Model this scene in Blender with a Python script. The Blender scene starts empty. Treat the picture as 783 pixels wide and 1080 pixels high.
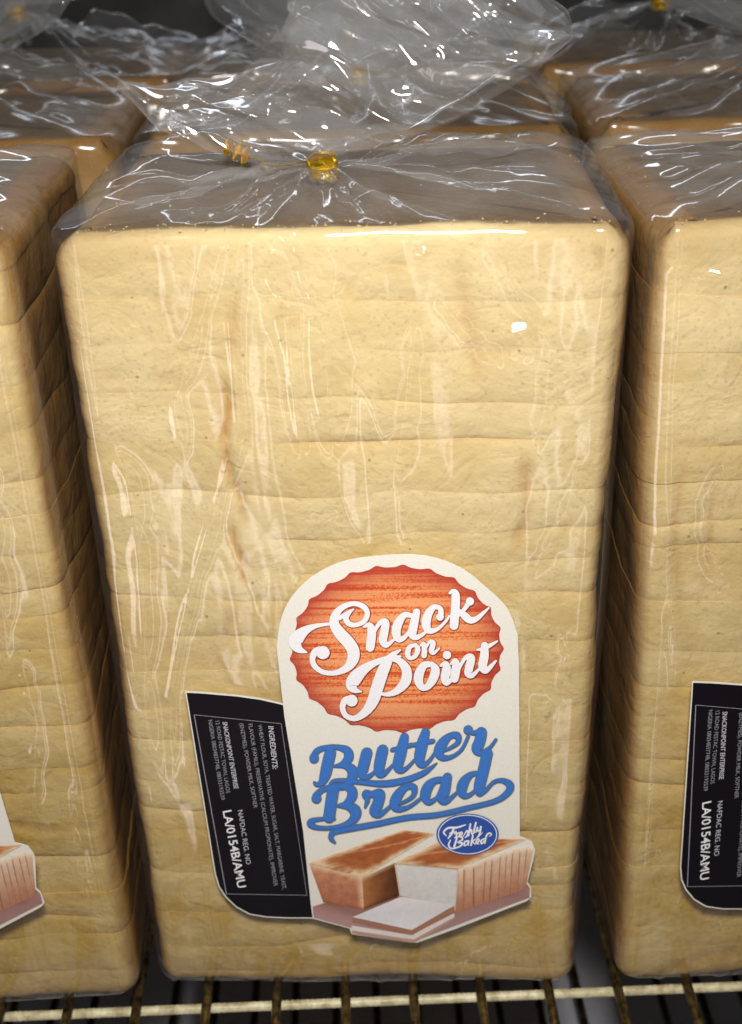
import bpy, bmesh, math, random
import numpy as np
from mathutils import Vector, Matrix
from mathutils.geometry import tessellate_polygon

# ------------------------------------------------------------------ camera
S = bpy.context.scene
COL = S.collection
PITCH, ROLL, CAM_Z, FPX = math.radians(27.11), math.radians(-1.6), 0.2944, 1400.0
Fv = np.array([0, math.cos(PITCH), -math.sin(PITCH)])
R0 = np.array([1.0, 0, 0]); U0 = np.array([0, math.sin(PITCH), math.cos(PITCH)])
Rv = math.cos(ROLL) * R0 + math.sin(ROLL) * U0
Uv = -math.sin(ROLL) * R0 + math.cos(ROLL) * U0
CAM = np.array([0, 0, CAM_Z])
cd = bpy.data.cameras.new('camera'); co = bpy.data.objects.new('camera', cd); COL.objects.link(co)
M = Matrix.Identity(4)
for i in range(3):
    M[i][0] = Rv[i]; M[i][1] = Uv[i]; M[i][2] = -Fv[i]; M[i][3] = CAM[i]
co.matrix_world = M
cd.sensor_fit = 'VERTICAL'; cd.sensor_height = 36; cd.lens = FPX / 1080 * 36
cd.clip_start = 0.01; cd.clip_end = 50
cd.dof.use_dof = True; cd.dof.focus_distance = 0.315; cd.dof.aperture_fstop = 18
S.camera = co

# ------------------------------------------------------------------ world, lamps, exposure
w = bpy.data.worlds.new('World'); S.world = w; w.use_nodes = True
bg = w.node_tree.nodes['Background']
bg.inputs['Color'].default_value = (0.93, 0.95, 1.0, 1); bg.inputs['Strength'].default_value = 0.055


def lamp(name, loc, target, size, power, color, size_y=None, spread=180):
    l = bpy.data.lights.new(name, 'AREA'); o = bpy.data.objects.new(name, l); COL.objects.link(o)
    l.shape = 'RECTANGLE'; l.size = size; l.size_y = size_y or size
    l.energy = power; l.color = color; l.spread = math.radians(spread)
    o.location = loc
    o.rotation_euler = (Vector(target) - Vector(loc)).to_track_quat('-Z', 'Y').to_euler()
    return o


KEY = np.array([0.0, 0.0, 0.425])
lamp('shelf_lamp', tuple(KEY), (0, 0.28, 0.145), 0.06, 1.0, (1.0, 0.965, 0.91), 0.05, spread=118)
lamp('aisle_lamp', (-0.62, -0.28, -0.22), (0, 0.28, 0.1), 0.16, 0.42, (1.0, 0.90, 0.93), 0.28)
for x_, p_ in ((-0.31, 0.50), (-0.185, 0.34), (0.235, 0.38)):          # added unseen light strips that lay upright streaks on the film
    lamp('streak_strip', (x_, -1.2, -0.45), (x_ * 0.2, 0.28, 0.12), 0.045, p_, (1.0, 0.93, 0.96), 1.3)
lamp('ceiling_tube', (-0.35, 1.9, 1.25), (0, 0.4, 0.2), 1.6, 4.0, (0.80, 0.88, 1.0), 0.06)
lamp('top_fill_panel', (0.1, 1.7, 0.95), (0, 0.4, 0.22), 2.2, 1.2, (0.92, 0.95, 1.0), 0.9)  # added unseen fill that greys the film on the loaf tops
S.view_settings.view_transform = 'Standard'; S.view_settings.look = 'None'
S.view_settings.exposure = 0.0; S.view_settings.gamma = 1.0
S.view_settings.use_curve_mapping = False
S.render.engine = 'CYCLES'
S.cycles.use_denoising = True
S.cycles.transparent_max_bounces = 48
S.cycles.max_bounces = 10; S.cycles.diffuse_bounces = 4; S.cycles.glossy_bounces = 3
S.cycles.caustics_reflective = False; S.cycles.caustics_refractive = False
S.cycles.sample_clamp_indirect = 4.0

# ------------------------------------------------------------------ helpers
rng = np.random.default_rng(7)
_perm = rng.permutation(512)
_grad = rng.normal(size=(512, 3)); _grad /= np.linalg.norm(_grad, axis=1)[:, None]


def pn(p, seed=0):
    """Perlin noise, numpy, p (...,3) -> about -1..1"""
    p = np.asarray(p, float) + np.array([17.3, 5.1, 9.7]) * (seed + 1)
    sh = p.shape[:-1]; p = p.reshape(-1, 3)
    i = np.floor(p).astype(int); f = p - i
    u = f * f * f * (f * (f * 6 - 15) + 10)
    out = 0
    for dx in (0, 1):
        for dy in (0, 1):
            for dz in (0, 1):
                h = _perm[(_perm[(_perm[(i[:, 0] + dx) & 511] + i[:, 1] + dy) & 511] + i[:, 2] + dz) & 511]
                g = _grad[h]
                d = (g * (f - np.array([dx, dy, dz]))).sum(1)
                out = out + d * (u[:, 0] if dx else 1 - u[:, 0]) * (u[:, 1] if dy else 1 - u[:, 1]) * (u[:, 2] if dz else 1 - u[:, 2])
    return (out * 1.6).reshape(sh)


_tab = rng.uniform(-1, 1, 512)


def tri(a, b, seed=0):
    """faceted noise: random heights on a triangle lattice, straight creases between flat facets"""
    ja = 0.45 * pn(np.stack([a * 0.7, b * 0.7, np.zeros_like(a)], -1), seed); jb = 0.45 * pn(np.stack([a * 0.7, b * 0.7, np.ones_like(a) * 5.3], -1), seed)
    a = a + ja + seed * 3.17; b = b + jb + seed * 1.71
    ia = np.floor(a).astype(int); ib = np.floor(b).astype(int); fa = a - ia; fb = b - ib
    v = lambda i, j: _tab[_perm[(_perm[i & 511] + j) & 511]]
    v00, v10, v01, v11 = v(ia, ib), v(ia + 1, ib), v(ia, ib + 1), v(ia + 1, ib + 1)
    return np.where(fa + fb < 1, v00 + (v10 - v00) * fa + (v01 - v00) * fb, v11 + (v01 - v11) * (1 - fa) + (v10 - v11) * (1 - fb))


def ray(px, py):
    d = Fv + Rv * ((px - 391.5) / FPX) + Uv * ((540 - py) / FPX)
    return d


def link(o, parent=None):
    COL.objects.link(o)
    if parent is not None:
        o.parent = parent
    return o


def mesh_obj(name, verts, faces, mat, parent=None, smooth=True, attrs=None):
    me = bpy.data.meshes.new(name)
    me.from_pydata([tuple(v) for v in np.asarray(verts, float)], [], faces)
    if smooth:
        me.polygons.foreach_set('use_smooth', [True] * len(me.polygons))
    for k, a in (attrs or {}).items():
        a = np.asarray(a, float)
        if a.ndim == 1:
            at = me.attributes.new(k, 'FLOAT', 'POINT'); at.data.foreach_set('value', a)
        else:
            at = me.attributes.new(k, 'FLOAT_COLOR', 'POINT')
            at.data.foreach_set('color', np.c_[a, np.ones(len(a))].ravel())
    me.update()
    if mat: me.materials.append(mat)
    o = bpy.data.objects.new(name, me)
    return link(o, parent)


def empty(name, loc=(0, 0, 0), rz=0, label=None, cat=None, group=None):
    o = bpy.data.objects.new(name, None); o.empty_display_size = 0.02
    o.location = loc; o.rotation_euler = (0, 0, rz)
    if label: o['label'] = label
    if cat: o['category'] = cat
    if group: o['group'] = group
    return link(o)


def grid_faces(nr, nc, wrap=False, base=0):
    f = []
    for r in range(nr - 1):
        for c in range(nc if wrap else nc - 1):
            c2 = (c + 1) % nc
            f.append((base + r * nc + c, base + r * nc + c2, base + (r + 1) * nc + c2, base + (r + 1) * nc + c))
    return f


# ------------------------------------------------------------------ materials
def new_mat(name):
    m = bpy.data.materials.new(name); m.use_nodes = True
    nt = m.node_tree; nt.nodes.clear()
    out = nt.nodes.new('ShaderNodeOutputMaterial')
    return m, nt, out


def N(nt, t, **kw):
    n = nt.nodes.new(t)
    for k, v in kw.items():
        if k in n.inputs: n.inputs[k].default_value = v
        else: setattr(n, k, v)
    return n


def math_node(nt, op, a, b=None, c=None, clamp=False):
    n = nt.nodes.new('ShaderNodeMath'); n.operation = op; n.use_clamp = clamp
    for i, x in enumerate((a, b, c)):
        if x is None: continue
        if isinstance(x, (int, float)): n.inputs[i].default_value = x
        else: nt.links.new(x, n.inputs[i])
    return n.outputs[0]


def mixc(nt, fac, a, b, mode='MIX'):
    n = nt.nodes.new('ShaderNodeMix'); n.data_type = 'RGBA'; n.blend_type = mode
    for s, x in ((n.inputs[0], fac), (n.inputs[6], a), (n.inputs[7], b)):
        if isinstance(x, (int, float)): s.default_value = x
        elif isinstance(x, tuple): s.default_value = (*x, 1)
        else: nt.links.new(x, s)
    return n.outputs[2]


def bread_material():
    m, nt, out = new_mat('bread_crust')
    L = nt.links.new
    tc = N(nt, 'ShaderNodeTexCoord')
    cr = N(nt, 'ShaderNodeAttribute', attribute_name='crust_shade').outputs['Fac']
    st = N(nt, 'ShaderNodeAttribute', attribute_name='stain').outputs['Fac']
    n1 = N(nt, 'ShaderNodeTexNoise', Scale=55.0, Detail=5.0, Roughness=0.6)
    n2 = N(nt, 'ShaderNodeTexNoise', Scale=420.0, Detail=4.0, Roughness=0.65)
    n3 = N(nt, 'ShaderNodeTexNoise', Scale=16.0, Detail=3.0, Roughness=0.5)
    for n in (n1, n2, n3): L(tc.outputs['Object'], n.inputs['Vector'])
    # soft vertical-stretched streaks, as crust flaking
    mp = N(nt, 'ShaderNodeMapping'); mp.inputs['Scale'].default_value = (1.0, 1.0, 1.25)
    L(tc.outputs['Object'], mp.inputs['Vector'])
    n4 = N(nt, 'ShaderNodeTexNoise', Scale=110.0, Detail=4.0, Roughness=0.55); L(mp.outputs[0], n4.inputs['Vector'])
    bk = N(nt, 'ShaderNodeAttribute', attribute_name='bake_shade').outputs['Fac']
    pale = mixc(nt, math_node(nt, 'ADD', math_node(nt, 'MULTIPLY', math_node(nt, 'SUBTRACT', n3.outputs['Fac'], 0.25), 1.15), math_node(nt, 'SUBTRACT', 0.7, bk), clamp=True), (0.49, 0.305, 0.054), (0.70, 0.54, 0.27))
    r1 = N(nt, 'ShaderNodeValToRGB'); L(n1.outputs['Fac'], r1.inputs[0])
    r1.color_ramp.elements[0].position = 0.36; r1.color_ramp.elements[1].position = 0.66
    pale = mixc(nt, math_node(nt, 'MULTIPLY', r1.outputs[0], 0.5), pale, (0.78, 0.64, 0.36))
    r4 = N(nt, 'ShaderNodeValToRGB'); L(n4.outputs['Fac'], r4.inputs[0])
    r4.color_ramp.elements[0].position = 0.30; r4.color_ramp.elements[0].color = (1, 1, 1, 1)
    r4.color_ramp.elements[1].position = 0.44; r4.color_ramp.elements[1].color = (0, 0, 0, 1)
    pale = mixc(nt, math_node(nt, 'MULTIPLY', r4.outputs[0], 0.22), pale, (0.56, 0.34, 0.09))
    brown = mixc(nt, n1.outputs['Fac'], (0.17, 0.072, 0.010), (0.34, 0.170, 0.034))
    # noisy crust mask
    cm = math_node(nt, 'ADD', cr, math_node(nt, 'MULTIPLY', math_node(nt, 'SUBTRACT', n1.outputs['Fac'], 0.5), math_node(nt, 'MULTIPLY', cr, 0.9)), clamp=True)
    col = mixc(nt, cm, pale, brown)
    end = N(nt, 'ShaderNodeAttribute', attribute_name='end').outputs['Fac']
    col = mixc(nt, end, col, mixc(nt, n2.outputs['Fac'], (0.09, 0.05, 0.018), (0.20, 0.125, 0.055)))
    col = mixc(nt, math_node(nt, 'MULTIPLY', st, 0.9, clamp=True), col, (0.42, 0.19, 0.03))
    # dark specks
    vo = N(nt, 'ShaderNodeTexVoronoi', Scale=150.0); L(tc.outputs['Object'], vo.inputs['Vector'])
    sp = math_node(nt, 'LESS_THAN', vo.outputs['Distance'], 0.055)
    col = mixc(nt, math_node(nt, 'MULTIPLY', sp, 0.55), col, (0.20, 0.09, 0.02))
    vp = N(nt, 'ShaderNodeTexVoronoi', Scale=640.0); L(tc.outputs['Object'], vp.inputs['Vector'])
    pore = math_node(nt, 'MULTIPLY', math_node(nt, 'LESS_THAN', vp.outputs['Distance'], 0.26), math_node(nt, 'GREATER_THAN', n1.outputs['Fac'], 0.50))
    col = mixc(nt, math_node(nt, 'MULTIPLY', pore, 0.20), col, (0.44, 0.24, 0.05))
    b = N(nt, 'ShaderNodeBsdfPrincipled', Roughness=0.72)
    b.inputs['Specular IOR Level'].default_value = 0.18
    b.inputs['Subsurface Weight'].default_value = 0.0
    L(col, b.inputs['Base Color'])
    n5 = N(nt, 'ShaderNodeTexNoise', Scale=75.0, Detail=3.0, Roughness=0.5, Distortion=1.0); L(tc.outputs['Object'], n5.inputs['Vector'])
    wr = math_node(nt, 'MINIMUM', math_node(nt, 'MULTIPLY', math_node(nt, 'ABSOLUTE', math_node(nt, 'SUBTRACT', n5.outputs['Fac'], 0.5)), 9.0), 1.0)
    h = math_node(nt, 'ADD', math_node(nt, 'SUBTRACT', math_node(nt, 'MULTIPLY', n2.outputs['Fac'], 0.6), math_node(nt, 'MULTIPLY', pore, 0.25)), math_node(nt, 'ADD', n4.outputs['Fac'], math_node(nt, 'ADD', math_node(nt, 'MULTIPLY', n1.outputs['Fac'], 1.2), math_node(nt, 'MULTIPLY', wr, 0.22))))
    bp = N(nt, 'ShaderNodeBump', Strength=0.55, Distance=0.0010); L(h, bp.inputs['Height']); L(bp.outputs[0], b.inputs['Normal'])
    L(b.outputs[0], out.inputs['Surface'])
    return m


def film_material(name, haze=0.03, rough=0.07, f0=0.07, fk=0.75, bump=0.25):
    m, nt, out = new_mat(name)
    L = nt.links.new
    tc = N(nt, 'ShaderNodeTexCoord')
    n1 = N(nt, 'ShaderNodeTexNoise', Scale=70.0, Detail=2.0, Roughness=0.4, Distortion=0.8); L(tc.outputs['Object'], n1.inputs['Vector'])
    n2 = N(nt, 'ShaderNodeTexNoise', Scale=45.0, Detail=2.0); L(tc.outputs['Object'], n2.inputs['Vector'])
    rid = math_node(nt, 'ABSOLUTE', math_node(nt, 'SUBTRACT', n1.outputs['Fac'], 0.5))
    bp = N(nt, 'ShaderNodeBump', Strength=bump, Distance=0.0012)
    L(math_node(nt, 'ADD', rid, math_node(nt, 'MULTIPLY', n2.outputs['Fac'], 0.8)), bp.inputs['Height'])
    gl = N(nt, 'ShaderNodeBsdfGlossy', Roughness=rough); gl.inputs['Color'].default_value = (1, 1, 1, 1)
    L(bp.outputs[0], gl.inputs['Normal'])
    tr = N(nt, 'ShaderNodeBsdfTransparent'); tr.inputs['Color'].default_value = (0.985, 0.985, 0.98, 1)
    lw = N(nt, 'ShaderNodeLayerWeight', Blend=0.5); L(bp.outputs[0], lw.inputs['Normal'])
    fac = math_node(nt, 'ADD', math_node(nt, 'MULTIPLY', math_node(nt, 'POWER', lw.outputs['Facing'], 4.0), fk), f0, clamp=True)
    mx = N(nt, 'ShaderNodeMixShader'); L(fac, mx.inputs[0]); L(tr.outputs[0], mx.inputs[1]); L(gl.outputs[0], mx.inputs[2])
    df = N(nt, 'ShaderNodeBsdfDiffuse'); df.inputs['Color'].default_value = (0.9, 0.9, 0.92, 1)
    sk = N(nt, 'ShaderNodeAttribute', attribute_name='slack').outputs['Fac']
    m2 = N(nt, 'ShaderNodeMixShader'); L(math_node(nt, 'ADD', math_node(nt, 'MULTIPLY', math_node(nt, 'MULTIPLY', sk, n2.outputs['Fac']), 0.10), haze), m2.inputs[0])
    L(mx.outputs[0], m2.inputs[1]); L(df.outputs[0], m2.inputs[2])
    L(m2.outputs[0], out.inputs['Surface'])
    return m


def print_material(name, color=None, rough=0.42, attr=None, mottle=0.0, bump=0.15, spec=0.4, grain=0.06):
    m, nt, out = new_mat(name)
    L = nt.links.new
    tc = N(nt, 'ShaderNodeTexCoord')
    b = N(nt, 'ShaderNodeBsdfPrincipled', Roughness=rough)
    b.inputs['Specular IOR Level'].default_value = spec
    n1 = N(nt, 'ShaderNodeTexNoise', Scale=2600.0, Detail=2.0); L(tc.outputs['Object'], n1.inputs['Vector'])
    n2 = N(nt, 'ShaderNodeTexNoise', Scale=60.0, Detail=3.0); L(tc.outputs['Object'], n2.inputs['Vector'])
    if attr:
        a = N(nt, 'ShaderNodeAttribute', attribute_name=attr)
        col = a.outputs['Color']
        n3 = N(nt, 'ShaderNodeTexNoise', Scale=420.0, Detail=5.0, Roughness=0.65); L(tc.outputs['Object'], n3.inputs['Vector'])
        col = mixc(nt, mottle, col, mixc(nt, 1.0, col, math_node(nt, 'ADD', math_node(nt, 'MULTIPLY', n3.outputs['Fac'], 1.5), 0.25), 'MULTIPLY'))
    else:
        col = mixc(nt, 0.0, tuple(color), tuple(color))
    col = mixc(nt, grain * 4, col, mixc(nt, 1.0, col, math_node(nt, 'ADD', math_node(nt, 'MULTIPLY', n1.outputs['Fac'], 1.0), 0.5), 'MULTIPLY'))
    L(col, b.inputs['Base Color'])
    bp = N(nt, 'ShaderNodeBump', Strength=bump, Distance=0.0006); L(n2.outputs['Fac'], bp.inputs['Height']); L(bp.outputs[0], b.inputs['Normal'])
    L(b.outputs[0], out.inputs['Surface'])
    return m


def badge_material():
    m, nt, out = new_mat('badge_wood_print')
    L = nt.links.new
    tc = N(nt, 'ShaderNodeTexCoord')
    rad = N(nt, 'ShaderNodeAttribute', attribute_name='rad').outputs['Fac']
    mp = N(nt, 'ShaderNodeMapping'); mp.inputs['Scale'].default_value = (0.045, 1.0, 2.0)
    L(tc.outputs['Object'], mp.inputs['Vector'])
    wv = N(nt, 'ShaderNodeTexNoise', Scale=330.0, Detail=4.0, Roughness=0.6, Distortion=0.3); L(mp.outputs[0], wv.inputs['Vector'])
    gr = N(nt, 'ShaderNodeTexNoise', Scale=1900.0, Detail=2.0); L(tc.outputs['Object'], gr.inputs['Vector'])
    s = math_node(nt, 'ADD', wv.outputs['Fac'], math_node(nt, 'MULTIPLY', math_node(nt, 'SUBTRACT', gr.outputs['Fac'], 0.5), 0.42))
    r = N(nt, 'ShaderNodeValToRGB'); L(s, r.inputs[0])
    e = r.color_ramp.elements
    e[0].position = 0.38; e[0].color = (0.58, 0.075, 0.020, 1)
    e[1].position = 0.52; e[1].color = (0.84, 0.36, 0.15, 1)
    k = e.new(0.455); k.color = (0.74, 0.19, 0.05, 1)
    ed = math_node(nt, 'POWER', rad, 5.0)
    ed = math_node(nt, 'ADD', ed, math_node(nt, 'MULTIPLY', math_node(nt, 'SUBTRACT', gr.outputs['Fac'], 0.5), math_node(nt, 'MULTIPLY', rad, 0.9)), clamp=True)
    col = mixc(nt, math_node(nt, 'MULTIPLY', ed, 0.95), r.outputs[0], (0.42, 0.040, 0.028))
    b = N(nt, 'ShaderNodeBsdfPrincipled', Roughness=0.45); b.inputs['Specular IOR Level'].default_value = 0.35
    L(col, b.inputs['Base Color']); L(b.outputs[0], out.inputs['Surface'])
    return m


def metal_material(name, c1, c2, rough, scale=300.0, metallic=1.0, bump=0.3, bscale=None):
    m, nt, out = new_mat(name)
    L = nt.links.new
    tc = N(nt, 'ShaderNodeTexCoord')
    n = N(nt, 'ShaderNodeTexNoise', Scale=scale, Detail=5.0, Roughness=0.6); L(tc.outputs['Object'], n.inputs['Vector'])
    r = N(nt, 'ShaderNodeValToRGB'); L(n.outputs['Fac'], r.inputs[0])
    r.color_ramp.elements[0].position = 0.35; r.color_ramp.elements[0].color = (*c1, 1)
    r.color_ramp.elements[1].position = 0.65; r.color_ramp.elements[1].color = (*c2, 1)
    b = N(nt, 'ShaderNodeBsdfPrincipled', Roughness=rough, Metallic=metallic)
    L(r.outputs[0], b.inputs['Base Color'])
    bp = N(nt, 'ShaderNodeBump', Strength=bump, Distance=0.0005); L(n.outputs['Fac'], bp.inputs['Height']); L(bp.outputs[0], b.inputs['Normal'])
    L(b.outputs[0], out.inputs['Surface'])
    return m


BREAD = bread_material()
FILM = film_material('bag_film', haze=0.018, rough=0.08, f0=0.085, fk=0.50, bump=0.05)
FILMR = film_material('rear_bag_film', haze=0.012, rough=0.18, f0=0.06, fk=0.45, bump=0.2)
RUFF = film_material('gathered_film', haze=0.075, rough=0.085, f0=0.14, fk=0.60, bump=0.03)
GOLD = metal_material('gold_foil', (0.85, 0.50, 0.02), (1.0, 0.74, 0.05), 0.24, 700, 0.85, 1.0)
WIRE = metal_material('tarnished_wire', (0.03, 0.02, 0.01), (0.26, 0.18, 0.07), 0.36, 350, 0.8, 0.5)
BAR = metal_material('cream_coated_bar', (0.40, 0.33, 0.17), (0.78, 0.72, 0.48), 0.4, 260, 0.0, 0.4)
GREYP = metal_material('grey_shelf_paint', (0.66, 0.66, 0.74), (0.8, 0.8, 0.88), 0.6, 40, 0.0, 0.1)
DARKP = metal_material('dark_panel_paint', (0.03, 0.028, 0.027), (0.06, 0.055, 0.05), 0.7, 30, 0.0, 0.1)
WHITE = print_material('label_white', (0.77, 0.735, 0.655), 0.35)
BLACK = print_material('label_black', (0.007, 0.005, 0.008), 0.3, spec=0.15)
INKW = print_material('ink_white', (0.84, 0.82, 0.84), 0.45)
INKG = print_material('ink_pale_grey', (0.55, 0.54, 0.60), 0.45)
INKF = print_material('ink_faint_grey', (0.30, 0.29, 0.33), 0.45)
BLUE = print_material('ink_blue', (0.045, 0.175, 0.55), 0.42, grain=0.12)
BLUED = print_material('ink_blue_grey', (0.11, 0.17, 0.28), 0.45)
NAVY = print_material('ink_navy', (0.026, 0.085, 0.36), 0.42)
PICW = print_material('ink_picture_white', attr='ink', rough=0.42, mottle=0.12)
PIC = print_material('ink_picture', attr='ink', rough=0.42, mottle=0.55)
BADGE = badge_material()

# ------------------------------------------------------------------ loaf dimensions
LW, LD, LH = 0.1195, 0.085, 0.2195


def tapered(V):
    V = np.array(V, float); V[:, 0] *= 0.985 + 0.045 * np.clip(V[:, 2] / LH, 0, 1); return V



def outline(W, D, rc, step_f, step_o):
    """rounded rectangle, counter-clockwise from above; front edge at v=0. returns pts(n,2), normals(n,2)"""
    pts, nor = [], []
    def seg(p, q, n, step):
        k = max(2, int(np.hypot(q[0] - p[0], q[1] - p[1]) / step))
        for i in range(k):
            t = i / k
            pts.append((p[0] + (q[0] - p[0]) * t, p[1] + (q[1] - p[1]) * t)); nor.append(n)
    def arc(c, a0, a1, k):
        for i in range(k):
            a = math.radians(a0 + (a1 - a0) * i / k)
            pts.append((c[0] + rc * math.cos(a), c[1] + rc * math.sin(a))); nor.append((math.cos(a), math.sin(a)))
    k = max(4, int(rc * 1.57 / step_f))
    h = W / 2
    seg((-h + rc, 0), (h - rc, 0), (0, -1), step_f); arc((h - rc, rc), -90, 0, k)
    seg((h, rc), (h, D - rc), (1, 0), step_o); arc((h - rc, D - rc), 0, 90, 4)
    seg((h - rc, D), (-h + rc, D), (0, 1), step_o * 1.5); arc((-h + rc, D - rc), 90, 180, 4)
    seg((-h, D - rc), (-h, rc), (-1, 0), step_o); arc((-h + rc, rc), 180, 270, k)
    return np.array(pts), np.array(nor)


def seg_dist(P, poly):
    """distance of P (n,2) to polyline, and parameter"""
    best = np.full(len(P), 1e9); par = np.zeros(len(P))
    n = len(poly) - 1
    for i in range(n):
        a = np.array(poly[i]); b = np.array(poly[i + 1]); ab = b - a
        t = np.clip(((P - a) @ ab) / (ab @ ab + 1e-12), 0, 1)
        d = np.linalg.norm(P - (a + t[:, None] * ab), axis=1)
        m = d < best
        best[m] = d[m]; par[m] = (i + t[m]) / n
    return best, par


class Frame:
    """local frame of a loaf: u across, v depth, w up"""
    def __init__(s, cx, y, yaw, lean=0.0):
        s.lean = math.radians(lean)
        s.o = np.array([cx, y, 0.0]); s.a = math.radians(yaw)
        c, k = math.cos(s.a), math.sin(s.a)
        s.U = np.array([c, k, 0]); s.V = np.array([-k, c, 0])
    def pix(s, px, py, v=0.0):
        d = ray(px, py); p0 = s.o + s.V * v
        t = ((p0 - CAM) @ s.V) / (d @ s.V)
        p = CAM + d * t - s.o
        return (p @ s.U, p[2])
    def pix_top(s, px, py, wz):
        d = ray(px, py); t = (wz - CAM[2]) / d[2]
        p = CAM + d * t - s.o
        return (p @ s.U, p @ s.V)


def make_loaf(fr, label, group, seed, fine, creases=(), nsl=21, golden=0.0):
    t = empty('bread_loaf', fr.o, fr.a, label, 'bread', group); t.rotation_euler[1] = fr.lean
    r = np.random.default_rng(seed)
    sf, so = (0.0011, 0.003) if fine else (0.0035, 0.008)
    pts, nor = outline(LW, LD, 0.0048, sf, so)
    n = len(pts)
    hs = r.uniform(0.6, 1.4, nsl); hs = hs / hs.sum() * LH
    zb = np.r_[0, np.cumsum(hs)]
    gd = r.uniform(0.00004, 0.00040, nsl + 1) * r.choice([0.4, 1.0, 1.5], nsl + 1)
    for k in range(nsl):
        first, last = k == 0, k == nsl - 1
        lv = [0, 0.035, 0.10, 0.22, 0.36, 0.5, 0.64, 0.78, 0.90, 0.965, 1] if fine else [0, 0.05, 0.5, 0.95, 1]
        off = r.normal(0, 0.00012, 2); bko = r.normal(0, 0.10)
        tilt = r.normal(0, 0.0022, 2)
        rows, crs, sts, ends = [], [], [], []
        def wob(i, p):
            a = 0.0016 if 0 < i < nsl else 0.0
            q = np.c_[p[:, 0] * 38, p[:, 1] * 38, np.full(len(p), i * 3.7)]
            return zb[i] + a * pn(q, seed) + 0.0026 * (pn(np.c_[p[:, 0] * 12, p[:, 1] * 12, np.full(len(p), i * 1.3)], seed + 3) if i not in (0, nsl) else 0)
        z0, z1 = wob(k, pts), wob(k + 1, pts)
        for f in lv:
            z = z0 + (z1 - z0) * f
            p3 = np.c_[pts, z]
            d = 0.0016 * pn(p3 * np.array([26, 26, 15]), seed) + 0.00042 * pn(p3 * np.array([95, 95, 55]), seed + 1) + 0.00018 * pn(p3 * 240, seed + 2)
            d = d + off[0] + tilt[0] * pts[:, 0] * 0.4
            e = min(f, 1 - f) * hs[k]
            gi = k if f < 0.5 else k + 1
            gdep = gd[gi] * np.clip(0.35 + 1.5 * pn(np.c_[pts * 34, np.full(n, gi * 5.1)], seed + 5), 0.0, 1.7)
            d = d - gdep * (0.7 * math.exp(-e / 0.0007) + 0.7 * math.exp(-e / 0.0022))
            d = d - (0.00012 + 0.00020 * np.clip(pn(np.c_[pts * 22, np.full(n, gi * 2.9)], seed + 6), 0, 1)) * math.exp(-e / 0.0028)
            stain = 0.42 * np.clip(gdep / 0.0005, 0, 1) * math.exp(-e / 0.0004)
            # rounded loaf ends
            if last:
                rt = 0.0030 + 0.0042 * np.clip(np.abs(nor[:, 0]) * 1.3, 0, 1); x = np.clip(1 - (LH - z) / rt, 0, 1); d = d - rt * (1 - np.sqrt(1 - x * x))
            if first:
                x = np.clip(1 - z / 0.006, 0, 1); d = d - 0.006 * (1 - np.sqrt(1 - x * x))
            front = nor[:, 1] < -0.6
            if len(creases) and fine:
                P = np.c_[pts[:, 0], z]
                for poly, dep, wd, stv in creases:
                    ds, pa = seg_dist(P, poly)
                    ds = ds + 0.0010 * np.abs(pn(np.c_[P * 210, np.zeros(n)], seed + 8))
                    taper = np.clip(np.minimum(pa, 1 - pa) * 5, 0, 1)
                    g = np.exp(-(ds / wd) ** 2) * taper * front
                    d = d - dep * g
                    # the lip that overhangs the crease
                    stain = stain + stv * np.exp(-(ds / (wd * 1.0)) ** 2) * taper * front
            q = pts + nor * d[:, None]
            cu = np.clip((np.abs(nor[:, 0]) - 0.30) / 0.60, 0, 1) * 0.95
            cu = np.maximum(cu, np.clip(1 - (LW / 2 - np.abs(pts[:, 0])) / 0.008, 0, 1) * 0.12)
            cu = np.maximum(cu, np.clip((z - (LH - 0.014)) / 0.014, 0, 1) ** 2 * np.clip(np.abs(pts[:, 0]) / (LW / 2) - 0.45, 0, 1) * 1.0)
            if not fine: cu = np.maximum(cu, 0.62 + 0.35 * np.clip((z - (LH - 0.02)) / 0.02, 0, 1))  # painted shade: rear loaves browned so they read darker
            cu = np.maximum(cu, np.clip((0.022 - z) / 0.022, 0, 1) * 0.5)  # shade painted as brown towards the loaf bottom
            rows.append(np.c_[q, z]); crs.append(cu); sts.append(np.clip(stain, 0, 1)); ends.append(np.zeros(n))
        V = list(rows); fcs = grid_faces(len(lv), n, True)
        # end faces: rings shrinking to the middle
        cen = np.array([0, LD / 2])
        nb = len(lv)
        rings = [1.0, 0.6] if not last else [0.97, 0.9, 0.75, 0.5, 0.2] 
        base = rows[-1]
        for s_ in rings:
            q = cen + (base[:, :2] - cen) * s_
            z = base[:, 2] + (0.0007 * pn(np.c_[q * 70, np.full(n, 3.0)], seed) + 0.0004 * pn(np.c_[q * 300, np.full(n, 3.0)], seed) if last else 0)
            V.append(np.c_[q, z]); crs.append(np.full(n, 0.8) if s_ < 0.95 else crs[nb - 1].copy()); sts.append(np.zeros(n)); ends.append(np.full(n, {0.97: 0.55, 0.9: 0.9}.get(s_, 1.0) if last else 0.0))
        nr = len(V)
        fcs += grid_faces(nr - nb + 1, n, True, (nb - 1) * n) if last else grid_faces(nr - nb, n, True, nb * n)
        fcs.append(tuple(range((nr - 1) * n, nr * n)))
        V.append(rows[0].copy()); crs.append(crs[0].copy()); sts.append(np.zeros(n)); ends.append(np.zeros(n))
        fcs.append(tuple(reversed(range(nr * n, nr * n + n))))
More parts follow.
